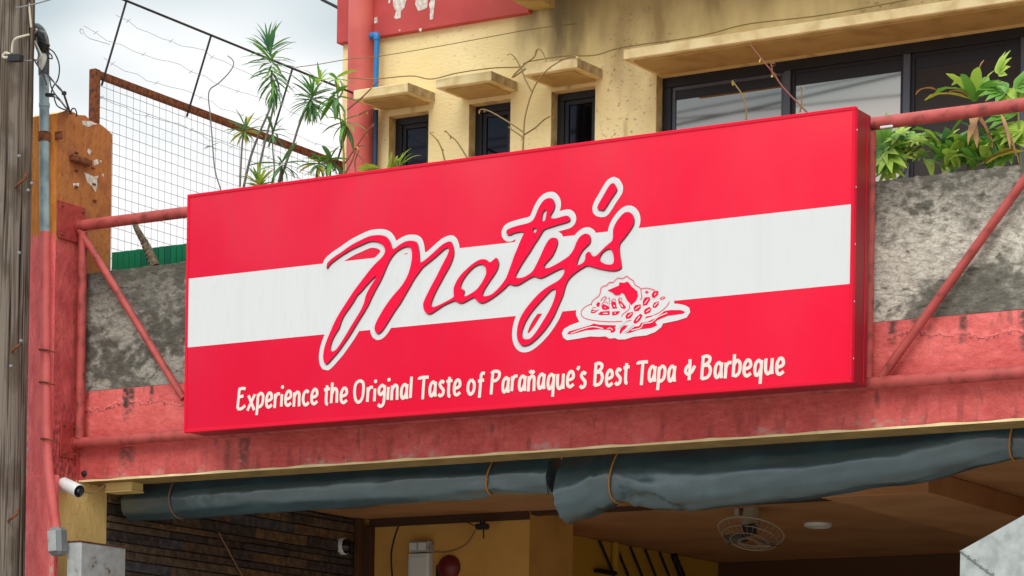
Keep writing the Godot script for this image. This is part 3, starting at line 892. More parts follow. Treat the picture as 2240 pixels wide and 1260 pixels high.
func build_sign() -> void:
	var lift := Transform3D(Basis(), Vector3(0, SY, 0))
	var s := thing("signboard", "long red signboard with a white band, raised red script and a white line of lettering", "sign", Vector3(SW * 0.5, SY, -0.1))
	part("cabinet", one_box(Vector3(0.004, SY + 0.004, -0.197), Vector3(SW - 0.004, SY + SH - 0.004, -0.011), 0.003), M.sign_side, s)
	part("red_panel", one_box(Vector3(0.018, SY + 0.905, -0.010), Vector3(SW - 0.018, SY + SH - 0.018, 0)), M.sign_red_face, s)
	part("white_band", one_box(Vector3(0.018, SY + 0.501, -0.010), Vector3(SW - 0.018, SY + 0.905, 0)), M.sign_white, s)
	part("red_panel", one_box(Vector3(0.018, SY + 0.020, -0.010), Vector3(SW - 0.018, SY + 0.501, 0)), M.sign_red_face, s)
	for t in [[0.0, 0.0, SW, 0.020], [0.0, SH - 0.018, SW, SH], [0.0, 0.0203, 0.018, SH - 0.0183], [SW - 0.018, 0.0203, SW, SH - 0.0183]]:
		part("edge_trim", one_box(Vector3(t[0], SY + t[1], -0.028), Vector3(t[2], SY + t[3], 0.005), 0.002), M.sign_trim, s)
	part("side_seam", one_box(Vector3(SW - 0.0035, SY + 0.02, -0.15), Vector3(SW - 0.0015, SY + SH - 0.02, -0.145)), M.sign_trim, s)
	for k in 5: part("rivet", one_box(Vector3(SW - 0.004, SY + 0.12 + 0.29 * k, -0.02), Vector3(SW + 0.003, SY + 0.127 + 0.29 * k, -0.013), 0.002), M.white_plastic, s)
	# the script, its apostrophe and the white edging round both
	var shapes := word_shapes()
	var q := Array(flat([2872, 1158, 2890, 1132, 2887, 1113, 2855, 1075, 2816, 1023, 2796, 1023, 2778, 1029, 2776, 1041, 2788, 1064, 2815, 1103, 2842, 1142, 2858, 1156]))
	q.append(q[0])
	var mark := ccw(PackedVector2Array(curve(q, 2)))
	for w in [[shapes, "script_word"], [[mark], "apostrophe"]]:
		var open := without_holes(w[0])
		var ring := Geometry2D.offset_polygon(w[0][0], 0.0355, Geometry2D.JOIN_ROUND)
		for h in w[0].slice(1):
			for inner in Geometry2D.offset_polygon(ccw(h), -0.034, Geometry2D.JOIN_ROUND):
				if not Geometry2D.is_polygon_clockwise(inner) and inner.size() > 3: ring.append(cw(inner))
		var st := begin()
		for poly in without_holes(ring): plate(st, simpler(poly), 0.0002, 0.0005, lift, false)
		part("white_edging", st, M.decal_white, s)
		st = begin()
		for poly in open: plate(st, poly, 0.0014, 0.0020, Transform3D(Basis(), Vector3(0.0028, SY - 0.0062, 0)), false)
		part("printed_edge", st, M.letter_side, s)
		st = begin()
		for poly in open: plate(st, poly, 0.0024, 0.0100, lift, false)
		var face_ := part(w[1], st, M.sign_red, s)
		st = begin()
		for poly in w[0]: plate(st, poly, 0.0024, 0.0098, lift, true, false)
		part("letter_return", st, M.letter_side, face_)
	emblem(s, lift)
	tagline(s)

func simpler(p: PackedVector2Array) -> PackedVector2Array:
	var o := PackedVector2Array()
	for v in p: if o.is_empty() or o[-1].distance_to(v) > 0.0015: o.append(v)
	return o

# the pipe frame that carries the sign
func build_frame() -> void:
	var f := thing("sign_frame", "red pipe frame with braces and bolted plates carrying the signboard", "frame", Vector3(-1.06, 3.865, -0.265))
	var z := -0.298
	for y in [5.214, 3.872]: part("rail", one_tube([Vector3(-1.085, y, z), Vector3(6.19, y, z)], 0.034, 16), M.pipe_red, f)
	for x in [-1.045, 4.222, 6.12]: part("post", one_tube([Vector3(x, 3.90, z), Vector3(x, 5.175, z)], 0.027, 14), M.pipe_red, f)
	part("brace", one_tube([Vector3(-1.080, 5.198, -0.298), Vector3(-0.240, 4.092, -0.298), ].map(func(v): return v), 0.0225, 12), M.pipe_red, f)
	part("brace", one_tube([Vector3(4.30, 3.90, z), Vector3(5.33, 5.17, z)], 0.0235, 12), M.pipe_red, f)
	for p in [[5.11, 5.34, -0.122, -0.368], [3.775, 4.0, -0.170, -0.318]]:
		var pl := part("mounting_plate", one_box(Vector3(-1.098, p[0], p[3]), Vector3(-1.086, p[1], p[2]), 0.002), M.plate_red, f)
		for y in [p[0] + 0.025, p[1] - 0.03]:
			for zz in [p[2] - 0.025, p[3] + 0.025]:
				var st := begin()
				lathe(st, [Vector2(0, 0.014), Vector2(0.008, 0.013), Vector2(0.009, 0.0)], Transform3D(Basis(Vector3(0, 0, 1), -PI / 2), Vector3(-1.086, y, zz)), 6)
				part("bolt", st, M.rust, pl)
	part("weld_collar", one_tube([Vector3(-1.086, 5.214, z), Vector3(-1.072, 5.214, z)], 0.041, 14), M.plate_red, f)
	part("weld_collar", one_tube([Vector3(-1.086, 3.872, z), Vector3(-1.072, 3.872, z)], 0.041, 14), M.plate_red, f)
	part("sleeve", one_box(Vector3(4.29, 5.172, -0.262), Vector3(4.36, 5.185, -0.25), 0.003), M.white_plastic, f)

# ---------------------------------------------------------------- the building
const ZB := -3.2      # street face of the upper storey

func window_set(b: Node, x0: float, x1: float, y0: float, y1: float, label: String, slim: bool, splits := []) -> void:
	var z := ZB - 0.08
	var fw := 0.05 if slim else 0.065
	var st := begin()
	box(st, Vector3(x0, y1 - fw, z - 0.05), Vector3(x1, y1, z), 0.003)
	box(st, Vector3(x0, y0, z - 0.05), Vector3(x1, y0 + fw, z), 0.003)
	for x in [x0, x1 - fw]: box(st, Vector3(x, y0 + fw, z - 0.05), Vector3(x + fw, y1 - fw, z), 0.003)
	var w := part("window", st, M.frame_dark, b)
	w.set_meta("label", label)
	var cuts := [x0 + fw] + splits + [x1 - fw]
	for k in cuts.size() - 1:
		var a: float = cuts[k] + (0.0 if k == 0 else 0.024)
		var c: float = cuts[k + 1] - (0.0 if k == cuts.size() - 2 else 0.024)
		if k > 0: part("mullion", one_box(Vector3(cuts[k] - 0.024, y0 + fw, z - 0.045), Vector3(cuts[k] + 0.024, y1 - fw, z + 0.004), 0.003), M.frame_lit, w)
		var sash := 0.03 if slim else 0.024
		st = begin()
		for q in [[a, a + sash, y0 + fw, y1 - fw], [c - sash, c, y0 + fw, y1 - fw], [a + sash, c - sash, y1 - fw - sash, y1 - fw], [a + sash, c - sash, y0 + fw, y0 + fw + sash]]:
			box(st, Vector3(q[0], q[2], z - 0.040), Vector3(q[1], q[3], z - 0.015), 0.002)
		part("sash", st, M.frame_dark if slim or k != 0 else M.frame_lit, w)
		var glass: Material = M.glass_slim
		if not slim: glass = [M.glass_dim_reflection, M.glass_film, M.screen, M.screen, M.screen][k]
		if not slim: part("reflection_strip", one_box(Vector3(a + sash, y1 - fw - sash - (0.075 if k else 0.06), z - 0.0265), Vector3(c - sash, y1 - fw - sash, z - 0.023)), M.frame_dark, w)  # solid strip standing in for the dark reflection across the pane top
		part("pane", one_box(Vector3(a + sash, y0 + fw + sash, z - 0.032), Vector3(c - sash, y1 - fw - sash, z - 0.027)), glass, w)

func canopy(b: Node, x0: float, x1: float, depth: float, y: float, tilt: float) -> void:
	var st := begin()
	var t := Transform3D(Basis(Vector3(1, 0, 0), tilt), Vector3(0, y, ZB))
	box(st, Vector3(x0, 0, 0.0), Vector3(x1, 0.066, depth), 0.006, t)
	var c := part("canopy", st, M.canopy, b)
	# the drip moulding underneath and the plain slab inside it
	part("soffit", one_box(Vector3(x0 + 0.05, -0.012, 0.0), Vector3(x1 - 0.05, 0.0, depth - 0.05), 0.004, t), M.soffit, c)
	part("slab_end", one_box(Vector3(x1 - 0.001, 0.004, 0.003), Vector3(x1 + 0.003, 0.063, depth - 0.004), 0.0, t), M.canopy_end_shaded, c)

func build_upper() -> void:
	var b := thing("restaurant_building", "yellow two storey building with red trim above the signboard", "building", Vector3(2.5, 0, -5))
	# wall pieces round the openings, all in the plane of the street face
	var st := begin()
	var lo := 4.3
	var hi := 8.4
	var z0 := ZB - 0.2
	var y0 := 5.25
	var cols := [[-1.145, -0.743, -0.41, 6.512], [-0.41, -0.079, 0.257, 6.515], [0.257, 0.578, 0.922, 6.52], [0.922, 1.385, 5.3, 6.525]]
	for c in cols:
		box(st, Vector3(c[0], lo, z0), Vector3(c[1], hi, ZB))
		box(st, Vector3(c[1], c[3], z0), Vector3(c[2], hi, ZB))
		box(st, Vector3(c[1], lo, z0), Vector3(c[2], y0, ZB))
	box(st, Vector3(5.3, lo, z0), Vector3(6.4, hi, ZB))
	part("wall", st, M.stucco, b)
	# worn plaster on the left cheek of each opening
	for c in cols: part("reveal", one_box(Vector3(c[1], y0, ZB - 0.079), Vector3(c[1] + 0.003, c[3], ZB - 0.002)), M.reveal, b)
	window_set(b, -0.739, -0.41, y0, 6.512, "slim dark window under the lowest small canopy", true)
	window_set(b, -0.075, 0.257, y0, 6.515, "slim dark window beneath the middle small canopy", true)
	window_set(b, 0.582, 0.922, y0, 6.52, "slim dark window nearest the wide window", true)
	window_set(b, 1.389, 5.3, y0, 6.525, "wide dark framed window with sliding panes", false, [2.302, 3.135, 3.915, 4.65])
	canopy(b, -0.812, -0.362, 0.342, 6.566, 0.03)
	canopy(b, -0.134, 0.308, 0.342, 6.556, 0.02)
	canopy(b, 0.549, 0.974, 0.342, 6.556, 0.02)
	canopy(b, 1.374, 6.3, 0.438, 6.532, 0.02)
	# red trim: fascia round the corner, round column, with flakes of old white paint
	var fas := part("fascia", one_box(Vector3(-1.168, 7.068, ZB - 0.6), Vector3(0.42, 7.75, ZB + 0.05), 0.004), M.fascia_red, b)
	var fl := Transform3D(Basis(), Vector3(0, 0, ZB + 0.05))
	for blob in [[-693, 7328, -570, 7310, -593, 7243, -624, 7217, -623, 7175, -660, 7170, -678, 7183, -661, 7222, -686, 7266], [-496, 7300, -396, 7285, -403, 7216, -434, 7205, -476, 7201, -502, 7251], [-362, 7281, -335, 7277, -348, 7188, -353, 7128, -378, 7126, -379, 7203, -388, 7235], [-846, 7206, -821, 7208, -817, 7166, -845, 7165], [-724, 7332, -706, 7330, -717, 7286, -730, 7293], [-640, 7091, -621, 7093, -627, 7079], [-468, 7077, -444, 7077, -449, 7054, -465, 7060]]:
		st = begin()
		plate(st, ccw(flat(blob)), 0.0005, 0.002, fl)
		part("paint_flake", st, M.flaked_white, fas)
	part("corner_column", one_tube([Vector3(-0.942, 4.3, -3.13), Vector3(-0.942, 8.4, -3.13)], 0.092, 28), M.column_red, b)
	# short beam and the slab that it carries
	part("cantilever_beam", one_box(Vector3(0.422, 7.085, ZB + 0.001), Vector3(0.60, 7.72, ZB + 1.35), 0.006), M.soffit, b)
	part("balcony_slab", one_box(Vector3(0.30, 7.72, ZB + 0.001), Vector3(6.4, 7.9, ZB + 1.4), 0.006), M.canopy, b)
	part("roof", one_box(Vector3(-1.145, 8.4, -8.2), Vector3(6.4, 8.6, ZB + 0.1)), M.canopy, b)
	# the shut-in rooms behind the windows
	st = begin()
	box(st, Vector3(-1.145, 4.3, -8.2), Vector3(-0.995, 8.4, ZB - 0.201))
	box(st, Vector3(6.25, 4.3, -8.2), Vector3(6.4, 8.4, ZB - 0.201))
	box(st, Vector3(-0.994, 4.3, -8.2), Vector3(6.249, 8.4, -8.05))
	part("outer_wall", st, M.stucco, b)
	part("room_partition", one_box(Vector3(-0.99, 4.301, -4.9), Vector3(6.24, 8.399, -4.8)), M.dim, b)
	part("floor_slab", one_box(Vector3(-1.32, 3.72, -8.2), Vector3(6.4, 4.298, -0.615)), M.ceiling_tan, b)
	# dining room below
	st = begin()
	box(st, Vector3(-1.32, 0, -3.55), Vector3(0.31, 3.718, -3.45))
	box(st, Vector3(0.21, 0, -4.05), Vector3(0.31, 3.718, -3.551))
	part("dining_room_wall", st, M.ochre, b)
	part("stairwell_wall", one_box(Vector3(-0.35, 0, -7.3), Vector3(-0.19, 3.716, -4.051)), M.bright_ochre, b)
	part("rear_wall", one_box(Vector3(-1.1, 0, -7.45), Vector3(6.4, 3.717, -7.302)), M.brown, b)
	part("side_wall", one_box(Vector3(6.25, 0, -7.3), Vector3(6.4, 3.717, -2.0)), M.ochre, b)  # unseen wall, left open at the front to let in more light
	part("corner_post", one_box(Vector3(6.2, 0, -0.95), Vector3(6.4, 3.717, -0.635), 0.006), M.soffit, b)
	part("ceiling_beam", one_box(Vector3(2.95, 3.58, -7.3), Vector3(3.65, 3.718, -2.5), 0.004), M.ceiling_tan, b)
	part("ceiling_dark_strip", one_box(Vector3(0.0, 3.695, -3.56), Vector3(2.948, 3.7185, -3.46)), M.brown_dark, b)  # thin dark strip along the ceiling line
	part("ceiling_dark_strip", one_box(Vector3(-1.015, 3.66, -3.449), Vector3(0.31, 3.7185, -3.43)), M.brown_dark, b)
	part("door_jamb", one_box(Vector3(-1.075, 0, -3.40), Vector3(-1.035, 3.717, -3.33), 0.004), M.brown, b)
	part("door_jamb", one_box(Vector3(-1.034, 0, -3.449), Vector3(-0.975, 3.66, -3.39), 0.004), M.brown_dark, b)
	part("rear_panel", one_box(Vector3(1.9, 0, -7.29), Vector3(2.9, 3.3, -7.25)), M.brown_dark, b)
	struct("dining_room_floor", one_box(Vector3(-1.1, 0.004, -7.3), Vector3(6.25, 0.10, -0.36)), M.concrete_floor)

func build_front_walls() -> void:
	# the beam over the entrance, painted coral outside and cream underneath, with the parapet standing on it
	var w := thing("parapet_wall", "bare stained concrete balcony parapet over a coral painted beam", "wall", Vector3(2.6, 3.645, -0.45))
	var st := begin()
	var lo := Vector3(-1.1, 4.20, -0.46)
	face(st, [Vector3(-1.1, 4.2, -0.36), Vector3(6.2, 4.2, -0.36), Vector3(6.2, 4.93, -0.36), Vector3(-1.1, 4.93, -0.36)], Vector3(0, 0, 1))
	face(st, [Vector3(-1.1, 4.2, -0.46), Vector3(6.2, 4.2, -0.46), Vector3(6.2, 4.93, -0.46), Vector3(-1.1, 4.93, -0.46)], Vector3(0, 0, -1))
	# a worn, uneven top
	var n := 150
	for i in n:
		var xa := -1.1 + 7.3 * i / n
		var xb := -1.1 + 7.3 * (i + 1) / n
		var ha := 4.93 + 0.011 * sin(i * 1.7) * sin(i * 0.53) + 0.005 * sin(i * 4.1)
		var hb := 4.93 + 0.011 * sin((i + 1) * 1.7) * sin((i + 1) * 0.53) + 0.005 * sin((i + 1) * 4.1)
		face(st, [Vector3(xa, 4.93, -0.36), Vector3(xb, 4.93, -0.36), Vector3(xb, hb, -0.372), Vector3(xa, ha, -0.372)], Vector3(0, 0.2, 1))
		face(st, [Vector3(xa, ha, -0.372), Vector3(xb, hb, -0.372), Vector3(xb, 4.93, -0.46), Vector3(xa, 4.93, -0.46)], Vector3(0, 1, 0.1))
	part("concrete_parapet", st, M.old_concrete, w)
	part("coral_beam", one_box(Vector3(-1.1, 3.648, -0.614), Vector3(6.2, 4.2, -0.3595), 0.004), M.coral_wall, w)
	var edge := begin()
	part("beam_underside", one_box(Vector3(-1.1, 3.640, -0.612), Vector3(6.2, 3.6478, -0.364), 0.0), M.beam_tan_shaded, w)
	for k in 60:
		var px := -1.1 + 7.3 * k / 60.0
		var up := 0.003 * sin(k * 2.3) + 0.002 * sin(k * 5.1)
		face(edge, [Vector3(px, 3.6385, -0.3575), Vector3(px + 7.3 / 60.0, 3.6385, -0.3575), Vector3(px + 7.3 / 60.0, 3.651 + 0.003 * sin((k + 1) * 2.3) + 0.002 * sin((k + 1) * 5.1), -0.3575), Vector3(px, 3.651 + up, -0.3575)], Vector3(0, 0, 1))
	part("paint_edge", edge, M.canopy, w)
	part("soil", one_box(Vector3(-1.1, 4.6, -0.615), Vector3(6.2, 4.86, -0.461)), M.soil, w)
	# pillar at the left
	var p := thing("gate_pillar", "square pillar painted orange above and coral below, chipped along its edges", "pillar", Vector3(-1.215, 0, -0.37))
	st = begin()
	var top := []
	for k in 9: top.append(Vector2(-0.11 - 0.52 * k / 8.0, 5.90 + [-0.03, 0.0, 0.012, 0.004, 0.016, -0.012, -0.004, -0.02, -0.045][k]))
	for k in 8:
		var a: Vector2 = top[k]
		var c: Vector2 = top[k + 1]
		face(st, [Vector3(-1.1, 0, a.x), Vector3(-1.1, 0, c.x), Vector3(-1.1, c.y, c.x), Vector3(-1.1, a.y, a.x)], Vector3(1, 0, 0))
		face(st, [Vector3(-1.33, 0, a.x), Vector3(-1.33, 0, c.x), Vector3(-1.33, c.y, c.x), Vector3(-1.33, a.y, a.x)], Vector3(-1, 0, 0))
		face(st, [Vector3(-1.33, a.y, a.x), Vector3(-1.1, a.y, a.x), Vector3(-1.1, c.y, c.x), Vector3(-1.33, c.y, c.x)], Vector3(0, 1, 0))
	face(st, [Vector3(-1.33, 0, -0.63), Vector3(-1.1, 0, -0.63), Vector3(-1.1, 5.85, -0.63), Vector3(-1.33, 5.85, -0.63)], Vector3(0, 0, -1))
	part("side_faces", st, M.pillar_side, p)
	st = begin()
	face(st, [Vector3(-1.33, 0, -0.1095), Vector3(-1.1, 0, -0.1095), Vector3(-1.1, 5.87, -0.1095), Vector3(-1.33, 5.87, -0.1095)], Vector3(0, 0, 1))
	part("front_face", st, M.pillar_front, p)
	part("lower_coat", one_box(Vector3(-1.332, 0, -0.14), Vector3(-1.066, 3.655, -0.0985), 0.004), M.pillar_front, p)
	var side := Transform3D(Basis(Vector3.UP, PI / 2), Vector3(-1.1, 0, 0))
	for blob in [[364, 5562, 415, 5558, 485, 5549, 492, 5504, 476, 5460, 441, 5491, 397, 5505], [396, 5718, 430, 5711, 415, 5679, 390, 5693], [257, 5470, 318, 5486, 314, 5465, 270, 5447], [451, 5655, 491, 5672, 500, 5642, 456, 5624], [335, 5875, 423, 5892, 486, 5886, 446, 5877, 393, 5848, 344, 5854], [509, 5667, 527, 5671, 523, 5650], [529, 5585, 551, 5592, 547, 5571], [449, 5553, 502, 5570, 494, 5551]]:
		st = begin()
		plate(st, ccw(flat(blob)), 0.0005, 0.002, side)
		part("paint_flake", st, M.flaked_white, p)
	part("rusted_bracket", one_box(Vector3(-1.098, 5.60, -0.40), Vector3(-1.06, 5.645, -0.22), 0.01, Transform3D(Basis(), Vector3.ZERO)), M.rust, p)
	for k in [[5.66, -0.30], [5.55, -0.30], [5.45, -0.30], [5.60, -0.46], [5.50, -0.47], [5.40, -0.48]]:
		part("broken_anchor", one_box(Vector3(-1.1, k[0], k[1]), Vector3(-1.088, k[0] + 0.012, k[1] + 0.03), 0.003), M.rust, p)
	for k in 22:
		var y := 3.9 - 0.042 * k + rng.randf_range(-0.01, 0.01)
		var r := rng.randf_range(0.012, 0.028)
		part("mortar_crumb", one_box(Vector3(-1.345, y, -0.135), Vector3(-1.318, y + r * 1.3, -0.106), 0.008), M.flaked_white, p)
	# far pillar that closes the frontage outside the picture
	var q := thing("gate_pillar", "coral pillar at the far right end of the parapet", "pillar", Vector3(6.3, 0, -0.37))
	part("shaft", one_box(Vector3(6.2, 0, -0.63), Vector3(6.42, 5.9, -0.11), 0.006), M.pipe_red, q)
	# green tiled strip behind the parapet
	var g := thing("tiled_wall", "low wall of narrow green tiles behind the concrete parapet", "wall", Vector3(-0.4, 4.3, -0.68))
	part("backing", one_box(Vector3(-1.098, 4.3, -0.76), Vector3(0.6, 5.112, -0.646)), M.grout, g)
	for k in 36:
		var x := -1.096 + 0.0468 * k
		part("tile", one_box(Vector3(x, 4.93, -0.6455), Vector3(x + 0.0418, 5.115 + rng.randf_range(-0.001, 0.001), -0.636), 0.002), M.tile_green if rng.randf() < 0.75 else M.tile_green_dark, g)

func build_stone_wall() -> void:
	var s := thing("stone_wall", "dark split stone cladding on the left wall inside the entrance", "wall", Vector3(-1.12, 0, -2))
	part("backing", one_box(Vector3(-1.3, 0, -3.45), Vector3(-1.112, 3.722, -0.632)), M.dim, s)
	part("lower_cladding", one_box(Vector3(-1.111, 0, -3.44), Vector3(-1.088, 2.85, -0.634), 0.004), M.stone_1, s)
	var y := 2.855
	var row := 0
	while y < 3.71:
		var h: float = minf(rng.randf_range(0.032, 0.085), 3.714 - y)
		if h < 0.02: break
		var z := -0.634
		while z > -3.42:
			var l := minf(rng.randf_range(0.2, 0.75), z + 3.44)
			if z + 3.44 - l < 0.08: l = z + 3.44
			var o := rng.randf_range(-1.098, -1.072)
			part("stone", one_box(Vector3(-1.111, y + 0.003, z - l + 0.004), Vector3(o, y + h - 0.003, z - 0.002), 0.006), M["stone_%d" % [0, 0, 1, 1, 2, 2, 3, 4][rng.randi() % 8]], s)
			z -= l
		y += h
		row += 1

func roll_shape(x0: float, x1: float, mid: Callable, ties: Array, sd: int) -> SurfaceTool:
	var st := begin(false)
	var n := 150
	var m := 40
	var noise := FastNoiseLite.new()
	noise.seed = sd
	noise.frequency = 2.2
	var grid := []
	for i in n + 1:
		var x := lerpf(x0, x1, float(i) / n)
		var c: Vector3 = mid.call(x)       # y of the middle, z of the middle, radius
		var pinch := 0.0
		for t in ties: pinch += exp(-pow((x - t) / 0.10, 2.0))
		var near := 0.0
		for t in ties: near += exp(-pow((x - t) / 0.34, 2.0))
		var row := []
		for k in m:
			var a := TAU * k / m
			var r := c.z * (1.0 - 0.13 * minf(pinch, 1.0))
			var w := noise.get_noise_2d(x * 0.35, a * 0.8) * 0.10 + noise.get_noise_2d(x * 0.9 + 40.0, a * 2.5 + x * 0.6) * 0.05 + noise.get_noise_2d(x * 2.2 + 9.0, a * 2.0) * 0.018
			for t in ties:
				var d := x - t as float
				var s := exp(-absf(d) / 0.30) * (1.0 - exp(-pow(d / 0.05, 2.0)))
				w += 0.115 * s * sin(a * 5.0 + d * 9.0 + t * 3.0) * (0.4 + 0.6 * clampf(-sin(a), 0.0, 1.0))
			# a deep fold that runs from the first cord down the roll
			if sd == 9 and x > 2.54 and x < 3.15:
				var f := (x - 2.54) / 0.61
				var mid_a := -1.45 + 0.95 * sin(PI * minf(f * 1.5, 1.0)) - 0.2 * f
				var da := wrapf(a - mid_a, -PI, PI)
				w += 0.16 * sin(PI * f) * (exp(-pow((da - 0.12) / 0.2, 2.0)) - 1.5 * exp(-pow((da + 0.16) / 0.17, 2.0)))
			# the free edge of the sheet winds slowly round the roll
			var edge := fposmod(a - 4.1 - 0.22 * sin(x * 0.8) - x * 0.10, TAU)
			w += 0.06 * exp(-edge * 1.6)
			var top := maxf(0.0, sin(a))
			row.append(Vector3(x, c.x + sin(a) * r * (1.0 + w) * (1.0 + 0.35 * top * top), c.y + cos(a) * r * (1.0 + w) * (1.0 - 0.25 * top)))
		grid.append(row)
	for i in n:
		for k in m:
			var k2 := (k + 1) % m
			quad(st, grid[i][k], grid[i + 1][k], grid[i + 1][k2], grid[i][k2])
	st.set_smooth_group(-1)
	for e in [0, n]:
		face(st, grid[e], Vector3(-1 if e == 0 else 1, 0, 0))
	return st

func tie(parent: Node, x: float, c: Vector3, mat: String, lean := 0.0) -> void:
	var pts := []
	for k in 26:
		var a := TAU * k / 25.0
		var top := maxf(0.0, sin(a))
		var r := c.z * 0.885
		pts.append(Vector3(x + sin(a) * lean, c.x + sin(a) * r * (1.0 + 0.35 * top * top) - 0.004, c.y + cos(a) * r * 1.03 + 0.006))
	part("tie", one_tube(pts, 0.0048, 6), M[mat], parent)

func build_awnings() -> void:
	var m1 := func(x: float) -> Vector3:
		return Vector3(3.556 + 0.010 * sin(x * 1.2), -0.745, lerpf(0.118, 0.110, step01(-0.5, 1.6, x)) + 0.004 * sin(x * 2.3))
	var a := thing("rolled_awning", "rolled teal tarpaulin hanging behind the beam at the left, tied with thin cords", "awning", Vector3(0.5, 3.55, -0.745), "rolled tarpaulins under the beam")
	part("roll", roll_shape(-0.99, 2.10, m1, [1.70], 4), M.tarp, a)
	tie(a, 1.70, m1.call(1.70), "strap_orange", 0.02)
	tie(a, -0.60, m1.call(-0.60) * Vector3(1, 1, 1.13), "strap_tan")
	for k in 3: part("roll_edge", one_tube([Vector3(2.102, 3.44 + 0.03 * k, -0.66 - 0.012 * k), Vector3(2.104, 3.54, -0.630 - 0.016 * k), Vector3(2.102, 3.63, -0.66 - 0.012 * k)], 0.004, 5), M.tarp_dark, a)
	var m2 := func(x: float) -> Vector3:
		var b := [[2.13, 3.298], [2.26, 3.318], [2.52, 3.392], [2.75, 3.352], [2.98, 3.336], [3.57, 3.356], [4.2, 3.405], [4.85, 3.488], [5.4, 3.45], [6.2, 3.40]]
		var y: float = b[-1][1]
		for k in b.size() - 1:
			if x >= b[k][0] and x <= b[k + 1][0]: y = lerpf(b[k][1], b[k + 1][1], smoothstep(0.0, 1.0, (x - b[k][0]) / (b[k + 1][0] - b[k][0])))
		var r := lerpf(0.165, 0.125, step01(2.2, 4.9, x))
		return Vector3(y + r * (0.9 if absf(x - 2.52) < 0.1 else 1.0), -0.622 - r, r)
	var c := thing("rolled_awning", "sagging rolled teal tarpaulin at the right, pinched by orange cords", "awning", Vector3(4.0, 3.5, -0.78), "rolled tarpaulins under the beam")
	part("roll", roll_shape(2.155, 6.15, m2, [2.52, 4.88], 9), M.tarp, c)
	tie(c, 2.52, m2.call(2.52) + Vector3(0, 0, 0.004), "strap_orange", 0.03)
	tie(c, 4.88, m2.call(4.88) + Vector3(0, 0, 0.004), "strap_orange", 0.02)

# ---------------------------------------------------------------- pole, conduit, cables
func wire(called: String, pts: Array, r: float, mat: String, label: String, category := "cable", group := "") -> Node3D:
	return single(called, one_tube(curve(pts, 6), r, 6), M[mat], label, category, group)

func build_pole() -> void:
	var p := thing("utility_pole", "weathered grey wooden utility pole in front of the orange and coral pillar", "pole", Vector3(-1.28, 0, 0.2))
	var st := begin(false)
	var noise := FastNoiseLite.new()
	noise.seed = 8
	noise.frequency = 1.4
	var rows := []
	var n := 90
	for i in n + 1:
		var y := 9.5 * i / n
		var cx := lerpf(-1.285, -1.192, y / 6.5)
		var r := lerpf(0.178, 0.122, y / 7.0)
		var row := []
		for k in 28:
			var a := TAU * k / 28
			var rr := r * (1.0 + 0.05 * noise.get_noise_3d(cos(a) * 1.5, y * 0.35, sin(a) * 1.5) + 0.022 * noise.get_noise_3d(cos(a) * 9.0, y * 0.6, sin(a) * 9.0))
			row.append(Vector3(cx + cos(a) * rr, y, 0.2 + sin(a) * rr))
		rows.append(row)
	for i in n:
		for k in 28:
			var k2 := (k + 1) % 28
			var u0 := 0.9 * k / 28.0
			var u1 := 0.9 * (k + 1) / 28.0
			var v0 := -9.5 * i / n
			var v1 := -9.5 * (i + 1) / n
			quad(st, rows[i][k2], rows[i][k], rows[i + 1][k], rows[i + 1][k2], Vector2(u1, v0), Vector2(u0, v0), Vector2(u0, v1), Vector2(u1, v1))
	part("shaft", st, M.timber, p)
	for v in [Vector3(-1.024, 5.507, 0.335), Vector3(-1.012, 4.928, 0.335), Vector3(-0.987, 4.400, 0.335), Vector3(-1.063, 4.255, 0.335), Vector3(-0.925, 5.334, 0.330), Vector3(-0.952, 5.296, 0.330)]:
		if true:
			var s2 := begin()
			lathe(s2, [Vector2(0, 0.012), Vector2(0.009, 0.011), Vector2(0.010, 0.0)], Transform3D(Basis(Vector3.RIGHT, PI / 2), v + Vector3(0, 0, -0.02)), 8)
			part("bolt_head", s2, M.cable_grey, p)
	for v in [Vector3(-1.025, 5.358, 0.200), Vector3(-1.041, 4.370, 0.200), Vector3(-1.049, 3.353, 0.200)]:
		part("spike", one_tube([v + Vector3(-0.09, -0.03, 0.06), v + Vector3(-0.02, -0.005, 0.09), v + Vector3(0.03, 0.02, 0.09), v + Vector3(0.03, 0.05, 0.09)], 0.008, 6), M.rust, p)

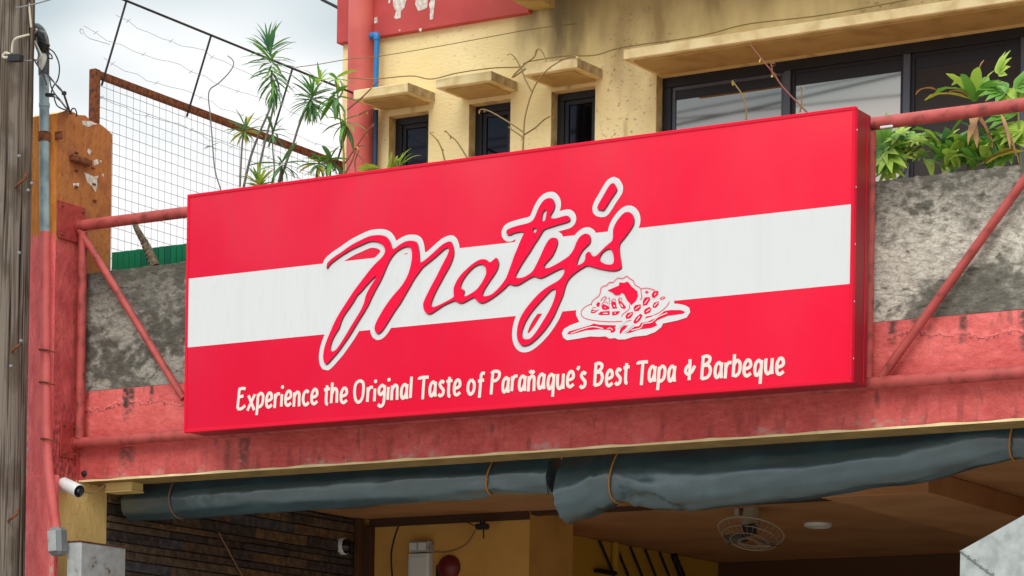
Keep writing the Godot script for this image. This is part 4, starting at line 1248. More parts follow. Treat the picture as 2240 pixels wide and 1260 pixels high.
func build_conduit() -> void:
	var c := thing("service_conduit", "electrical conduit up the pillar, bare grey above and painted coral below", "conduit", Vector3(-1.15, 3.3, -0.05))
	var z := -0.055
	var top := [Vector3(-1.168, 6.111, -0.055), Vector3(-1.159, 5.858, -0.055), Vector3(-1.151, 5.438, -0.055), Vector3(-1.141, 5.138, -0.055)]
	var low := [Vector3(-1.141, 5.138, -0.055), Vector3(-1.127, 4.598, -0.055), Vector3(-1.115, 4.178, -0.055), Vector3(-1.107, 3.954, -0.055), Vector3(-1.092, 3.758, -0.055), Vector3(-1.062, 3.561, -0.055), Vector3(-1.030, 3.392, -0.055), Vector3(-1.014, 3.303, -0.055)]
	part("pipe", one_tube(top, 0.0305, 14), M.conduit_grey, c)
	part("pipe", one_tube(curve(low, 5), 0.031, 14), M.conduit_red, c)
	part("coupling", one_tube([Vector3(-1.160, 5.926, -0.055), Vector3(-1.160, 5.903, -0.055)], 0.034, 14), M.conduit_grey, c)
	# the weatherhead: a hooded bend that lets the wires out downwards
	var st := begin(false)
	tube(st, curve([Vector3(-1.168, 6.097, -0.055), Vector3(-1.174, 6.252, -0.055), Vector3(-1.165, 6.314, -0.030), Vector3(-1.175, 6.358, 0.010), Vector3(-1.218, 6.342, 0.010)], 6), [0.033, 0.047], 14)
	var head := part("weatherhead", st, M.hood_metal, c)
	st = begin(false)
	tube(st, [Vector3(-1.170, 6.360, 0.045), Vector3(-1.121, 6.337, 0.000), Vector3(-1.138, 6.274, -0.050)], 0.012, 8)
	part("rim", st, M.box_grey, head)
	st = begin(false)
	tube(st, [Vector3(-1.218, 6.336, 0.012), Vector3(-1.225, 6.326, 0.012)], 0.041, 14)
	part("mouth", st, M.black, head)
	for y in [296]:
		var cl := part("clamp", one_tube([Vector3(-1.157, 5.749, -0.055), Vector3(-1.156, 5.693, -0.055)], 0.037, 14), M.rust, c)
		part("clamp_ear", one_box(Vector3(-1.11, 5.705, -0.105), Vector3(-1.05, 5.755, -0.095), 0.002), M.rust, cl)
	for q in [Vector3(-1.119, 4.410, -0.055), Vector3(-1.115, 4.211, -0.055), Vector3(-1.094, 3.864, -0.055)]:
		part("wire_tie", one_tube(curve([q + Vector3(-0.045, 0.006, 0.0), q + Vector3(-0.02, 0.004, 0.034), q + Vector3(0.02, 0.0, 0.034), q + Vector3(0.06, -0.012, -0.02)], 4), 0.0055, 6), M.rust, c)
	# access fitting at the foot
	st = begin()
	var tilt := Transform3D(Basis(Vector3(0, 0, 1), 0.07), Vector3(-0.955, 3.232, 0.0))
	box(st, Vector3(-0.052, -0.085, -0.05), Vector3(0.052, 0.085, 0.045), 0.03, tilt)
	var f := part("access_fitting", st, M.box_grey, c)
	part("cover_plate", one_box(Vector3(-0.034, -0.062, 0.045), Vector3(0.030, 0.062, 0.052), 0.012, tilt), M.zinc, f)

func build_cables() -> void:
	var g := "thin service wires round the weatherhead"
	wire("service_wire", [Vector3(-1.186, 6.321, 0.030), Vector3(-1.206, 6.235, 0.030), Vector3(-1.227, 6.210, 0.030), Vector3(-1.205, 6.190, 0.030), Vector3(-1.184, 6.226, 0.030), Vector3(-1.177, 6.273, 0.030), Vector3(-1.163, 6.285, 0.030)], 0.0075, "cable_cream", "cream wire looping back under the weatherhead mouth", "wire", g)
	wire("service_wire", [Vector3(-1.075, 6.124, 0.340), Vector3(-1.069, 6.181, 0.340), Vector3(-1.041, 6.207, 0.340), Vector3(-1.019, 6.228, 0.300), Vector3(-1.124, 6.309, 0.100), Vector3(-1.095, 6.330, 0.100)], 0.0075, "cable_cream", "cream wire from the weatherhead to the black block on the timber pole", "wire", g)
	wire("service_wire", [Vector3(-1.176, 6.331, 0.050), Vector3(-1.218, 6.273, 0.050), Vector3(-1.210, 6.216, 0.050), Vector3(-1.172, 6.175, 0.050), Vector3(-1.121, 6.160, 0.050), Vector3(-1.100, 6.182, 0.050), Vector3(-1.123, 6.230, 0.050), Vector3(-1.152, 6.273, 0.050)], 0.006, "cable_cream", "cream wire hanging in the widest loop beside the pole", "wire", g)
	wire("service_wire", [Vector3(-1.147, 6.117, 0.340), Vector3(-1.125, 6.131, 0.340), Vector3(-1.096, 6.121, 0.340), Vector3(-1.089, 6.104, 0.340), Vector3(-1.125, 6.103, 0.340), Vector3(-1.147, 6.114, 0.340)], 0.0085, "cable_cream", "short cream wire folded at the left end of the black block", "wire", g)
	wire("service_wire", [Vector3(-1.076, 6.478, 0.200), Vector3(-1.063, 6.394, 0.200), Vector3(-1.051, 6.309, 0.200)], 0.007, "cable_cream", "cream wire dropping down the pole to the weatherhead", "wire", g)
	single("splice_block", one_box(Vector3(-0.05, -0.022, -0.02), Vector3(0.05, 0.022, 0.02), 0.004, Transform3D(Basis(Vector3(0, 0, 1), -0.12), Vector3(-1.041, 6.088, 0.345))), M.black, "black splice block tied to the face of the timber pole", "splice block")
	single("splice_block", one_box(Vector3(-0.035, -0.03, -0.02), Vector3(0.035, 0.03, 0.02), 0.004, Transform3D(Basis(Vector3(0, 0, 1), -0.5), Vector3(-1.130, 6.254, -0.000))), M.black, "black splice block hanging just under the weatherhead", "splice block")
	var st := begin(false)
	tube(st, curve([Vector3(-1.146, 6.231, -0.010), Vector3(-1.138, 6.191, -0.010), Vector3(-1.144, 6.153, -0.010), Vector3(-1.158, 6.121, -0.010)], 3), [0.03, 0.012], 8)
	single("plastic_wrap", st, M.white_plastic, "scrap of pale plastic wrapped round the grey conduit", "plastic wrap")
	var bundle := [
		[Vector3(-1.165, 6.315, 0.020), Vector3(-1.171, 6.260, 0.020), Vector3(-1.148, 6.207, 0.020), Vector3(-1.154, 6.147, 0.020), Vector3(-1.117, 6.086, 0.020), Vector3(-1.086, 6.013, 0.020), Vector3(-1.071, 5.983, 0.020)], [Vector3(-1.094, 6.244, 0.000), Vector3(-1.042, 6.207, 0.000), Vector3(-1.005, 6.146, 0.000), Vector3(-0.997, 6.090, 0.000), Vector3(-1.010, 6.036, 0.000), Vector3(-1.045, 5.999, -0.000), Vector3(-1.059, 5.964, 0.000)], [Vector3(-1.105, 6.095, 0.000), Vector3(-1.061, 6.051, 0.000), Vector3(-1.009, 5.994, 0.000), Vector3(-0.958, 5.943, 0.000), Vector3(-1.014, 5.912, -0.100), Vector3(-1.080, 5.899, -0.200)],
		[Vector3(-1.142, 6.094, 0.000), Vector3(-1.090, 6.066, 0.000), Vector3(-1.039, 6.026, 0.000), Vector3(-0.980, 5.974, 0.000), Vector3(-1.028, 5.931, -0.100), Vector3(-1.091, 5.900, -0.200)], [Vector3(-1.075, 6.058, 0.000), Vector3(-1.060, 6.000, -0.000), Vector3(-1.030, 5.955, 0.000), Vector3(-0.978, 5.902, 0.000), Vector3(-1.084, 5.894, -0.200)], [Vector3(-1.045, 5.957, 0.000), Vector3(-1.022, 5.899, 0.000), Vector3(-0.999, 5.871, 0.000), Vector3(-1.106, 5.907, -0.200), Vector3(-1.062, 5.880, -0.200)],
		[Vector3(-1.059, 5.956, 0.000), Vector3(-1.008, 5.922, 0.000), Vector3(-0.971, 5.890, 0.000), Vector3(-1.084, 5.888, -0.200)], [Vector3(-1.077, 5.890, -0.200), Vector3(-1.063, 5.913, -0.200), Vector3(-1.041, 5.911, -0.200), Vector3(-1.026, 5.881, -0.200), Vector3(-1.032, 5.859, -0.200)], [Vector3(-1.184, 6.179, 0.020), Vector3(-1.147, 6.129, 0.020), Vector3(-1.117, 6.092, 0.020), Vector3(-1.094, 6.050, 0.020), Vector3(-1.079, 6.009, 0.020)], [Vector3(-1.038, 6.085, 0.300), Vector3(-0.987, 6.076, 0.300), Vector3(-0.952, 6.074, 0.300)], [Vector3(-1.108, 6.224, 0.000), Vector3(-1.085, 6.182, -0.000), Vector3(-1.056, 6.172, -0.000), Vector3(-1.064, 6.196, 0.000), Vector3(-1.093, 6.216, 0.000)]]
	var where := ["down the back of the conduit", "in a wide bow away from the conduit", "slanting outermost to the pillar top", "slanting second to the pillar top", "slanting from the pale wrap to the pillar top", "sagging lowest onto the pillar top", "between the black clip and the pillar top", "curling in a small loop on the pillar top", "close along the conduit below the loops", "short, from the black block across the pole", "in a small bow under the hanging block"]
	for k in bundle.size(): wire("dark_wire", bundle[k], 0.0042, "cable" if k % 3 else "cable_grey", "thin dark wire " + where[k], "wire", "dark wires between conduit and pillar")
	single("wire_clip", one_box(Vector3(-0.03, -0.011, -0.012), Vector3(0.03, 0.011, 0.012), 0.003, Transform3D(Basis(Vector3(0, 0, 1), -0.15), Vector3(-1.070, 5.952, 0.000))), M.black, "small black clip where the dark wires meet beside the conduit", "clip")
	single("wire_clip", one_box(Vector3(-0.012, -0.011, -0.012), Vector3(0.012, 0.011, 0.012), 0.003, Transform3D(Basis(), Vector3(-0.992, 5.963, -0.040))), M.black, "tiny black knot on the outermost wire above the pillar", "clip")
	# wires across the picture
	wire("overhead_wire", [Vector3(-1.060, 6.395, 0.330), Vector3(-0.544, 6.212, 0.800), Vector3(0.285, 5.910, 1.600), Vector3(0.443, 5.926, 1.600), Vector3(0.722, 5.948, 1.600)], 0.004, "cable_grey", "thin grey wire leaving the timber pole upwards to the right", "wire")
	wire("overhead_wire", [Vector3(-1.464, 7.497, -3.300), Vector3(-1.399, 7.449, -3.300), Vector3(-1.253, 7.366, -3.300), Vector3(-1.1, 7.25, -3.35)], 0.012, "cable", "thick dark cable meeting the top corner of the building", "cable")
	wire("wall_wire", [Vector3(-1.406, 6.894, -3.000), Vector3(-1.200, 6.890, -3.000), Vector3(-0.966, 6.892, -3.000), Vector3(-0.619, 6.878, -3.000), Vector3(-0.056, 6.885, -3.000), Vector3(0.454, 6.897, -3.000), Vector3(0.746, 6.893, -3.000), Vector3(0.782, 6.947, -3.180)], 0.0028, "twig", "thin straight wire strung across the bare yellow wall", "wire")
	wire("creeper_stem", [Vector3(-0.921, 6.746, -2.950), Vector3(-0.774, 6.718, -2.950), Vector3(-0.584, 6.670, -2.840), Vector3(-0.320, 6.655, -2.840), Vector3(-0.156, 6.613, -2.840), Vector3(0.050, 6.627, -2.840), Vector3(0.322, 6.625, -2.840), Vector3(0.555, 6.604, -2.840), Vector3(0.597, 6.629, -2.840), Vector3(0.879, 6.632, -2.840), Vector3(1.115, 6.607, -2.840), Vector3(1.326, 6.630, -2.840), Vector3(1.789, 6.627, -2.840), Vector3(1.987, 6.635, -2.840), Vector3(2.246, 6.658, -2.840), Vector3(2.753, 6.642, -2.840), Vector3(3.366, 6.658, -2.840)], 0.0038, "twig", "long bare creeper lying along the edges of the canopies", "creeper")
	# cables over the street, seen mirrored in the wide window
	var over := [[Vector3(-26, 8.1, 7), Vector3(-3, 9.25, 7), Vector3(16, 11.4, 7)], [Vector3(-26, 9.9, 8), Vector3(-3, 9.5, 8), Vector3(16, 8.8, 8)], [Vector3(-26, 8.9, 9), Vector3(-3, 10.0, 9), Vector3(16, 11.0, 9)], [Vector3(-26, 10.2, 6), Vector3(-2, 10.1, 6), Vector3(16, 10.6, 6)]]
	var how := ["steepest", "falling", "rising", "level"]
	for k in 4: wire("street_cable", over[k], [0.015, 0.010, 0.011, 0.005][k], "cable", how[k] + " dark cable over the street, mirrored in the wide window", "cable", "cables over the street")

func build_fence() -> void:
	var f := thing("mesh_fence", "rusty framed wire mesh fence with leaning rods and barbed wire along the balcony side", "fence", Vector3(-1.13, 5.0, -1.8))
	var x := -1.135
	var z1 := -3.18
	part("post", one_box(Vector3(x - 0.026, 5.6, -0.52), Vector3(x + 0.026, 6.235, -0.468), 0.003), M.rust, f)
	part("top_rail", one_box(Vector3(x - 0.02, 6.188, z1), Vector3(x + 0.02, 6.232, -0.5205), 0.003), M.rust, f)
	part("end_post", one_box(Vector3(x - 0.02, 4.3, z1 - 0.03), Vector3(x + 0.02, 6.19, z1), 0.003), M.rust, f)
	var st := begin(false)
	var z := -0.545
	while z > z1:
		tube(st, [Vector3(x, 4.5, z), Vector3(x, 6.19, z)], 0.0018, 4, false)
		z -= 0.066
	var y := 4.56
	while y < 6.16:
		tube(st, [Vector3(x + 0.004, y, -0.50), Vector3(x + 0.004, y - 0.004, z1)], 0.0018, 4, false)
		y += 0.066
	part("wire_mesh", st, M.mesh_wire, f)
	var tops := []
	for zz in [-0.56, -1.42, -2.32, -3.1]:
		var t := Vector3(x + 0.19, 6.655, zz)
		tops.append(t)
		part("leaning_rod", one_tube([Vector3(x, 6.15, zz), t], 0.007, 6), M.dark_rod, f)
	part("upper_rod", one_tube([tops[0] + Vector3(0, 0, 0.06), tops[3] + Vector3(0, 0.01, -0.08)], 0.0078, 6), M.dark_rod, f)
	for k in 4:
		var line := []
		var h := [0.82, 0.55, 0.28, -0.15][k] as float
		for i in 25:
			var t := i / 24.0
			line.append(Vector3(x + 0.19 * h + 0.012 * sin(i * 1.9 + k), 6.17 + 0.47 * h - 0.03 * sin(PI * fmod(t * 3.0, 1.0)) + 0.006 * sin(i * 2.7), lerpf(-0.5 + (0.25 if k == 1 else 0.0), -3.15, t)))
		st = begin(false)
		tube(st, line, 0.0016, 4, false)
		for i in range(1, 24, 4): tube(st, [line[i] + Vector3(-0.01, -0.012, 0.01), line[i] + Vector3(0.01, 0.014, -0.008)], 0.0018, 4, false)
		part("barbed_wire", st, M.barbed, f)
	part("loose_wire_end", one_tube(curve([Vector3(-0.941, 6.343, -0.400), Vector3(-1.051, 6.383, -0.400), Vector3(-1.102, 6.402, -0.400), Vector3(-1.140, 6.429, -0.400), Vector3(-1.155, 6.460, -0.400), Vector3(-1.174, 6.471, -0.400), Vector3(-1.181, 6.455, -0.400), Vector3(-1.162, 6.438, -0.400)], 4), 0.0026, 5), M.barbed, f)

# ---------------------------------------------------------------- fittings
func build_fittings() -> void:
	var o := thing("security_camera", "white bullet camera on a round base under the end of the coral beam", "camera", Vector3(-1.1, 3.6, -0.2))
	var st := begin()
	lathe(st, [Vector2(0, 0.028), Vector2(0.038, 0.026), Vector2(0.043, 0.012), Vector2(0.044, 0.0)], Transform3D(Basis(Vector3(0, 0, 1), -PI / 2), Vector3(-1.099, 3.602, -0.205)), 20)
	part("mounting_base", st, M.white_plastic, o)
	part("arm", one_tube(curve([Vector3(-1.075, 3.60, -0.205), Vector3(-1.045, 3.598, -0.195), Vector3(-1.03, 3.595, -0.17)], 4), 0.014, 10), M.white_plastic, o)
	var ax := Vector3(0.88, -0.34, 0.20).normalized()
	var a0 := Vector3(-1.06, 3.612, -0.16)
	var t := Transform3D(Basis(Quaternion(Vector3.UP, ax)).scaled_local(Vector3.ONE * 1.12), a0)
	st = begin()
	lathe(st, [Vector2(0, 0), Vector2(0.028, 0.001), Vector2(0.034, 0.012), Vector2(0.037, 0.16), Vector2(0.034, 0.163)], t, 24)
	var body := part("body", st, M.white_plastic, o)
	st = begin()
	lathe(st, [Vector2(0.034, 0.1625), Vector2(0.031, 0.158), Vector2(0, 0.157)], t, 24)
	part("front_glass", st, M.lens_black, body)
	st = begin()
	lathe(st, [Vector2(0.012, 0.1575), Vector2(0.010, 0.161), Vector2(0, 0.162)], t, 14)
	part("lens", st, M.frame_lit, body)
	wire("camera_cable", [Vector3(-0.99, 3.575, -0.14), Vector3(-0.972, 3.567, -0.350), Vector3(-0.875, 3.618, -0.350)], 0.004, "strap_tan", "short brown cable from the bullet camera to the cream box", "cable")
	o = thing("junction_box", "small cream box screwed under the left end of the beam", "junction box", Vector3(-0.85, 3.6, -0.45))
	part("housing", one_box(Vector3(-0.955, 3.588, -0.56), Vector3(-0.75, 3.6395, -0.44), 0.005), M.cream_plastic, o)
	part("cover", one_box(Vector3(-0.958, 3.576, -0.563), Vector3(-0.747, 3.5875, -0.437), 0.004), M.cream_plastic, o)
	st = begin()
	lathe(st, [Vector2(0, 0.016), Vector2(0.014, 0.014), Vector2(0.02, 0.0)], Transform3D(Basis(Vector3.RIGHT, PI / 2), Vector3(-1.055, 3.69, -0.357)), 12)
	single("rubber_plug", st, M.black, "small dark round plug in the wall above the bullet camera", "plug")
	o = thing("metal_cabinet", "dented grey sheet metal cabinet with rust at the foot of the pillar", "cabinet", Vector3(-0.95, 0, -0.3))
	part("case", one_box(Vector3(-0.928, 2.2, -0.48), Vector3(-0.815, 3.232, -0.052), 0.008), M.zinc, o)
	part("folded_lip", one_box(Vector3(-0.932, 3.2325, -0.484), Vector3(-0.811, 3.238, -0.048), 0.002), M.rust, o)
	part("legs", one_box(Vector3(-0.925, 0, -0.47), Vector3(-0.82, 2.199, -0.06), 0.008), M.zinc, o)
	st = begin()
	var d := Transform3D(Basis(Vector3(0, 0, 1), -PI / 2), Vector3(-1.085, 3.505, -3.190))
	lathe(st, [Vector2(0.062, 0.0), Vector2(0.062, 0.03), Vector2(0.054, 0.04)], d, 20)
	o = thing("dome_camera", "white dome camera on the dark stone wall", "camera", Vector3(-1.085, 3.505, -3.190))
	part("collar", st, M.white_plastic, o)
	st = begin()
	lathe(st, [Vector2(0.052, 0.038), Vector2(0.044, 0.065), Vector2(0.024, 0.082), Vector2(0, 0.086)], d, 20)
	part("dome", st, M.lens_black, o)
	# on the ochre wall
	o = thing("breaker_box", "small pale breaker box on the ochre wall under the emergency lamp", "breaker box", Vector3(-0.56, 3.36, -3.44))
	part("case", one_box(Vector3(-0.652, 3.20, -3.449), Vector3(-0.478, 3.455, -3.39), 0.006), M.white_plastic, o)
	part("door", one_box(Vector3(-0.625, 3.23, -3.3895), Vector3(-0.50, 3.43, -3.382), 0.004), M.white_plastic, o)
	part("latch", one_box(Vector3(-0.54, 3.245, -3.3815), Vector3(-0.51, 3.252, -3.376), 0.001), M.black, o)
	o = thing("emergency_lamp", "silver emergency lamp above the pale breaker box, unlit", "lamp", Vector3(-0.55, 3.5, -3.42))
	part("case", one_box(Vector3(-0.635, 3.463, -3.449), Vector3(-0.47, 3.54, -3.37), 0.006), M.zinc, o)
	for k in 2: part("lamp_window", one_box(Vector3(-0.625 + 0.075 * k, 3.475, -3.369), Vector3(-0.565 + 0.08 * k, 3.527, -3.362), 0.003), M.white_plastic, o)
	st = begin()
	var bell := Transform3D(Basis(Vector3.RIGHT, PI / 2), Vector3(-0.338, 3.350, -3.449))
	lathe(st, [Vector2(0.09, 0.0), Vector2(0.088, 0.02), Vector2(0.07, 0.05), Vector2(0.03, 0.066), Vector2(0, 0.068)], bell, 24)
	o = thing("alarm_bell", "dark red round alarm bell on the ochre wall", "bell", Vector3(-0.338, 3.350, -3.449))
	part("gong", st, paint("bell_red", "6b1a1c", 0.4), o)
	part("mounting_block", one_box(Vector3(-0.338, 3.350, -3.449) + Vector3(-0.1, -0.08, 0), Vector3(-0.338, 3.350, -3.449) + Vector3(-0.06, 0.02, 0.03), 0.004), M.black, o)
	o = thing("lamp_socket", "black lamp socket hanging by a cord in front of the ochre wall, empty", "lamp socket", Vector3(0.019, 3.609, -3.300))
	var s := Vector3(0.019, 3.609, -3.300) as Vector3
	part("cord", one_tube(curve([s + Vector3(-0.17, 0.065, 0.0), s + Vector3(-0.08, 0.015, 0.0), s], 5), 0.004, 6), M.black, o)
	part("body", one_box(s - Vector3(0.045, 0.02, 0.03), s + Vector3(0.045, 0.02, 0.03), 0.01), M.black, o)
	part("cap", one_tube([s + Vector3(0, 0.02, 0), s + Vector3(0, 0.045, 0)], 0.02, 10), M.black, o)
	part("pull_chain", one_tube([s + Vector3(0.01, -0.02, 0), s + Vector3(0.012, -0.085, 0)], 0.005, 6), M.black, o)
	wire("wall_cable", [Vector3(-0.772, 3.663, -3.445), Vector3(-0.809, 3.567, -3.445), Vector3(-0.831, 3.454, -3.445), Vector3(-0.820, 3.301, -3.445)], 0.006, "cable", "dark cable running down the ochre wall beside the door post", "cable")
	wire("wall_cable", [Vector3(-0.125, 3.603, -3.440), Vector3(-0.198, 3.510, -3.440), Vector3(-0.330, 3.464, -3.440), Vector3(-0.464, 3.463, -3.440)], 0.0035, "strap_tan", "thin brown cable sagging from the lamp socket to the emergency lamp", "cable")
	wire("wall_rod", [Vector3(-1.060, 3.459, -1.731), Vector3(-1.060, 3.348, -1.843), Vector3(-1.060, 3.166, -2.025)], 0.006, "strap_tan", "thin slanting cord in front of the stone wall", "cord")
	# fan under the ceiling
	var fc := Vector3(1.786, 3.560, -3.900) as Vector3
	o = thing("ceiling_fan", "pale round caged fan hanging from the dining room ceiling", "fan", Vector3(fc.x, 3.71, fc.z))
	part("mount", one_tube([Vector3(fc.x, 3.719, fc.z), Vector3(fc.x, fc.y + 0.10, fc.z)], 0.055, 16), M.fan_cream, o)
	part("bracket", one_box(Vector3(fc.x - 0.11, fc.y + 0.11, fc.z - 0.04), Vector3(fc.x - 0.075, 3.719, fc.z + 0.04), 0.004), M.fan_cream, o)
	part("motor", one_tube([Vector3(fc.x, fc.y + 0.13, fc.z), Vector3(fc.x + 0.01, fc.y + 0.02, fc.z + 0.02)], 0.062, 16), M.fan_cream, o)
	var ft := Transform3D(Basis(Vector3(0, 1, 0), 0.35) * Basis(Vector3(1, 0, 0), -0.34) * Basis(Vector3(0, 0, 1), -0.12), fc)
	st = begin(false)
	for rr in [[0.225, 0.0], [0.19, -0.05], [0.13, -0.075], [0.07, -0.085]]:
		var ring := []
		for k in 37: ring.append(ft * Vector3(cos(TAU * k / 36) * rr[0], rr[1], sin(TAU * k / 36) * rr[0]))
		tube(st, ring, 0.006 if rr[1] == 0.0 else 0.0028, 5, false)
	for k in 28:
		var a := TAU * k / 28
		var e := Vector3(cos(a), 0, sin(a))
		tube(st, [ft * (e * 0.225), ft * (e * 0.19 + Vector3(0, -0.05, 0)), ft * (e * 0.13 + Vector3(0, -0.075, 0)), ft * (e * 0.05 + Vector3(0, -0.088, 0))], 0.0014, 4, false)
	part("cage", st, M.fan_cream, o)
	for k in 3:
		var bt := ft * Transform3D(Basis(Vector3.UP, TAU * k / 3 + 0.5) * Basis(Vector3.RIGHT, 0.3), Vector3.ZERO)
		part("blade", one_box(Vector3(0.03, -0.045, -0.045), Vector3(0.2, -0.04, 0.045), 0.002, bt), M.black, o)
	st = begin()
	var dl := Vector3(1.807, 3.717, -4.925) as Vector3
	lathe(st, [Vector2(0.10, 0.0), Vector2(0.10, -0.02), Vector2(0.08, -0.03), Vector2(0.07, -0.01), Vector2(0, -0.01)], Transform3D(Basis(), dl), 24)
	o = thing("ceiling_lamp", "round recessed ceiling lamp beside the caged fan, unlit", "lamp", dl)
	part("rim", st, M.white_plastic, o)
	# stair rail against the bright wall
	o = thing("stair_railing", "slanting black stair bars with a yellow post at the back of the dining room", "railing", Vector3(-0.1, 3, -5.6))
	part("post", one_box(Vector3(-0.17, 2.6, -5.52), Vector3(-0.13, 3.715, -5.48), 0.003), M.bright_ochre, o)
	for k in 6:
		var zz := -5.25 - 0.24 * k
		part("bar", one_tube([Vector3(-0.15, 3.70, zz), Vector3(-0.15, 3.05, zz - 0.62)], 0.012 if k < 5 else 0.03, 6), M.black, o)
	part("handrail", one_box(Vector3(-0.17, 3.46, -5.5), Vector3(-0.13, 3.49, -5.2), 0.002), M.black, o)
	# duct elbow at the right
	o = thing("exhaust_duct", "pale streaked sheet metal duct with a riveted mitre seam beside the entrance", "duct", Vector3(4.9, 2.0, -0.45))
	var A := Vector3(4.763, 2.984, -0.260) as Vector3
	var B := Vector3(5.150, 3.175, -0.260) as Vector3
	var C := Vector3(4.983, 2.822, -0.260) as Vector3
	var dir := (B - A).normalized()
	var pl := PackedVector2Array([Vector2(A.x, A.y), Vector2(A.x, 1.2), Vector2(A.x + 0.34, 1.2), Vector2(A.x + 0.34, C.y - (A.x + 0.34 - C.x) * 0.5), Vector2(C.x, C.y)])
	st = begin()
	plate(st, ccw(PackedVector2Array([Vector2(A.x, A.y), Vector2(A.x, 1.0), Vector2(A.x + 0.42, 1.0), Vector2(A.x + 0.42, A.y - 0.42 * (A.y - C.y) / (C.x - A.x))])), -0.62, -0.26)
	part("upright_section", st, M.duct, o)
	st = begin()
	var low := Vector2(A.x + 0.422, A.y - 0.42 * (A.y - C.y) / (C.x - A.x))
	plate(st, ccw(PackedVector2Array([Vector2(A.x + 0.002, A.y + 0.001), low, low + Vector2(dir.x, dir.y) * 1.2, Vector2(A.x, A.y) + Vector2(dir.x, dir.y) * 1.2])), -0.622, -0.257)
	part("slanting_section", st, M.duct, o)
	for k in 7:
		var v := A.lerp(C, 0.06 + 0.15 * k)
		part("rivet", one_box(v + Vector3(-0.005 - 0.003 * (k % 2), -0.006, 0.003), v + Vector3(0.005, 0.006 + 0.004 * (k % 3), 0.010), 0.003), M.box_grey, o)
	part("seam_strip", one_tube([A + Vector3(0, 0, 0.005), C + Vector3(0, 0, 0.005)], 0.004, 6), M.box_grey, o)

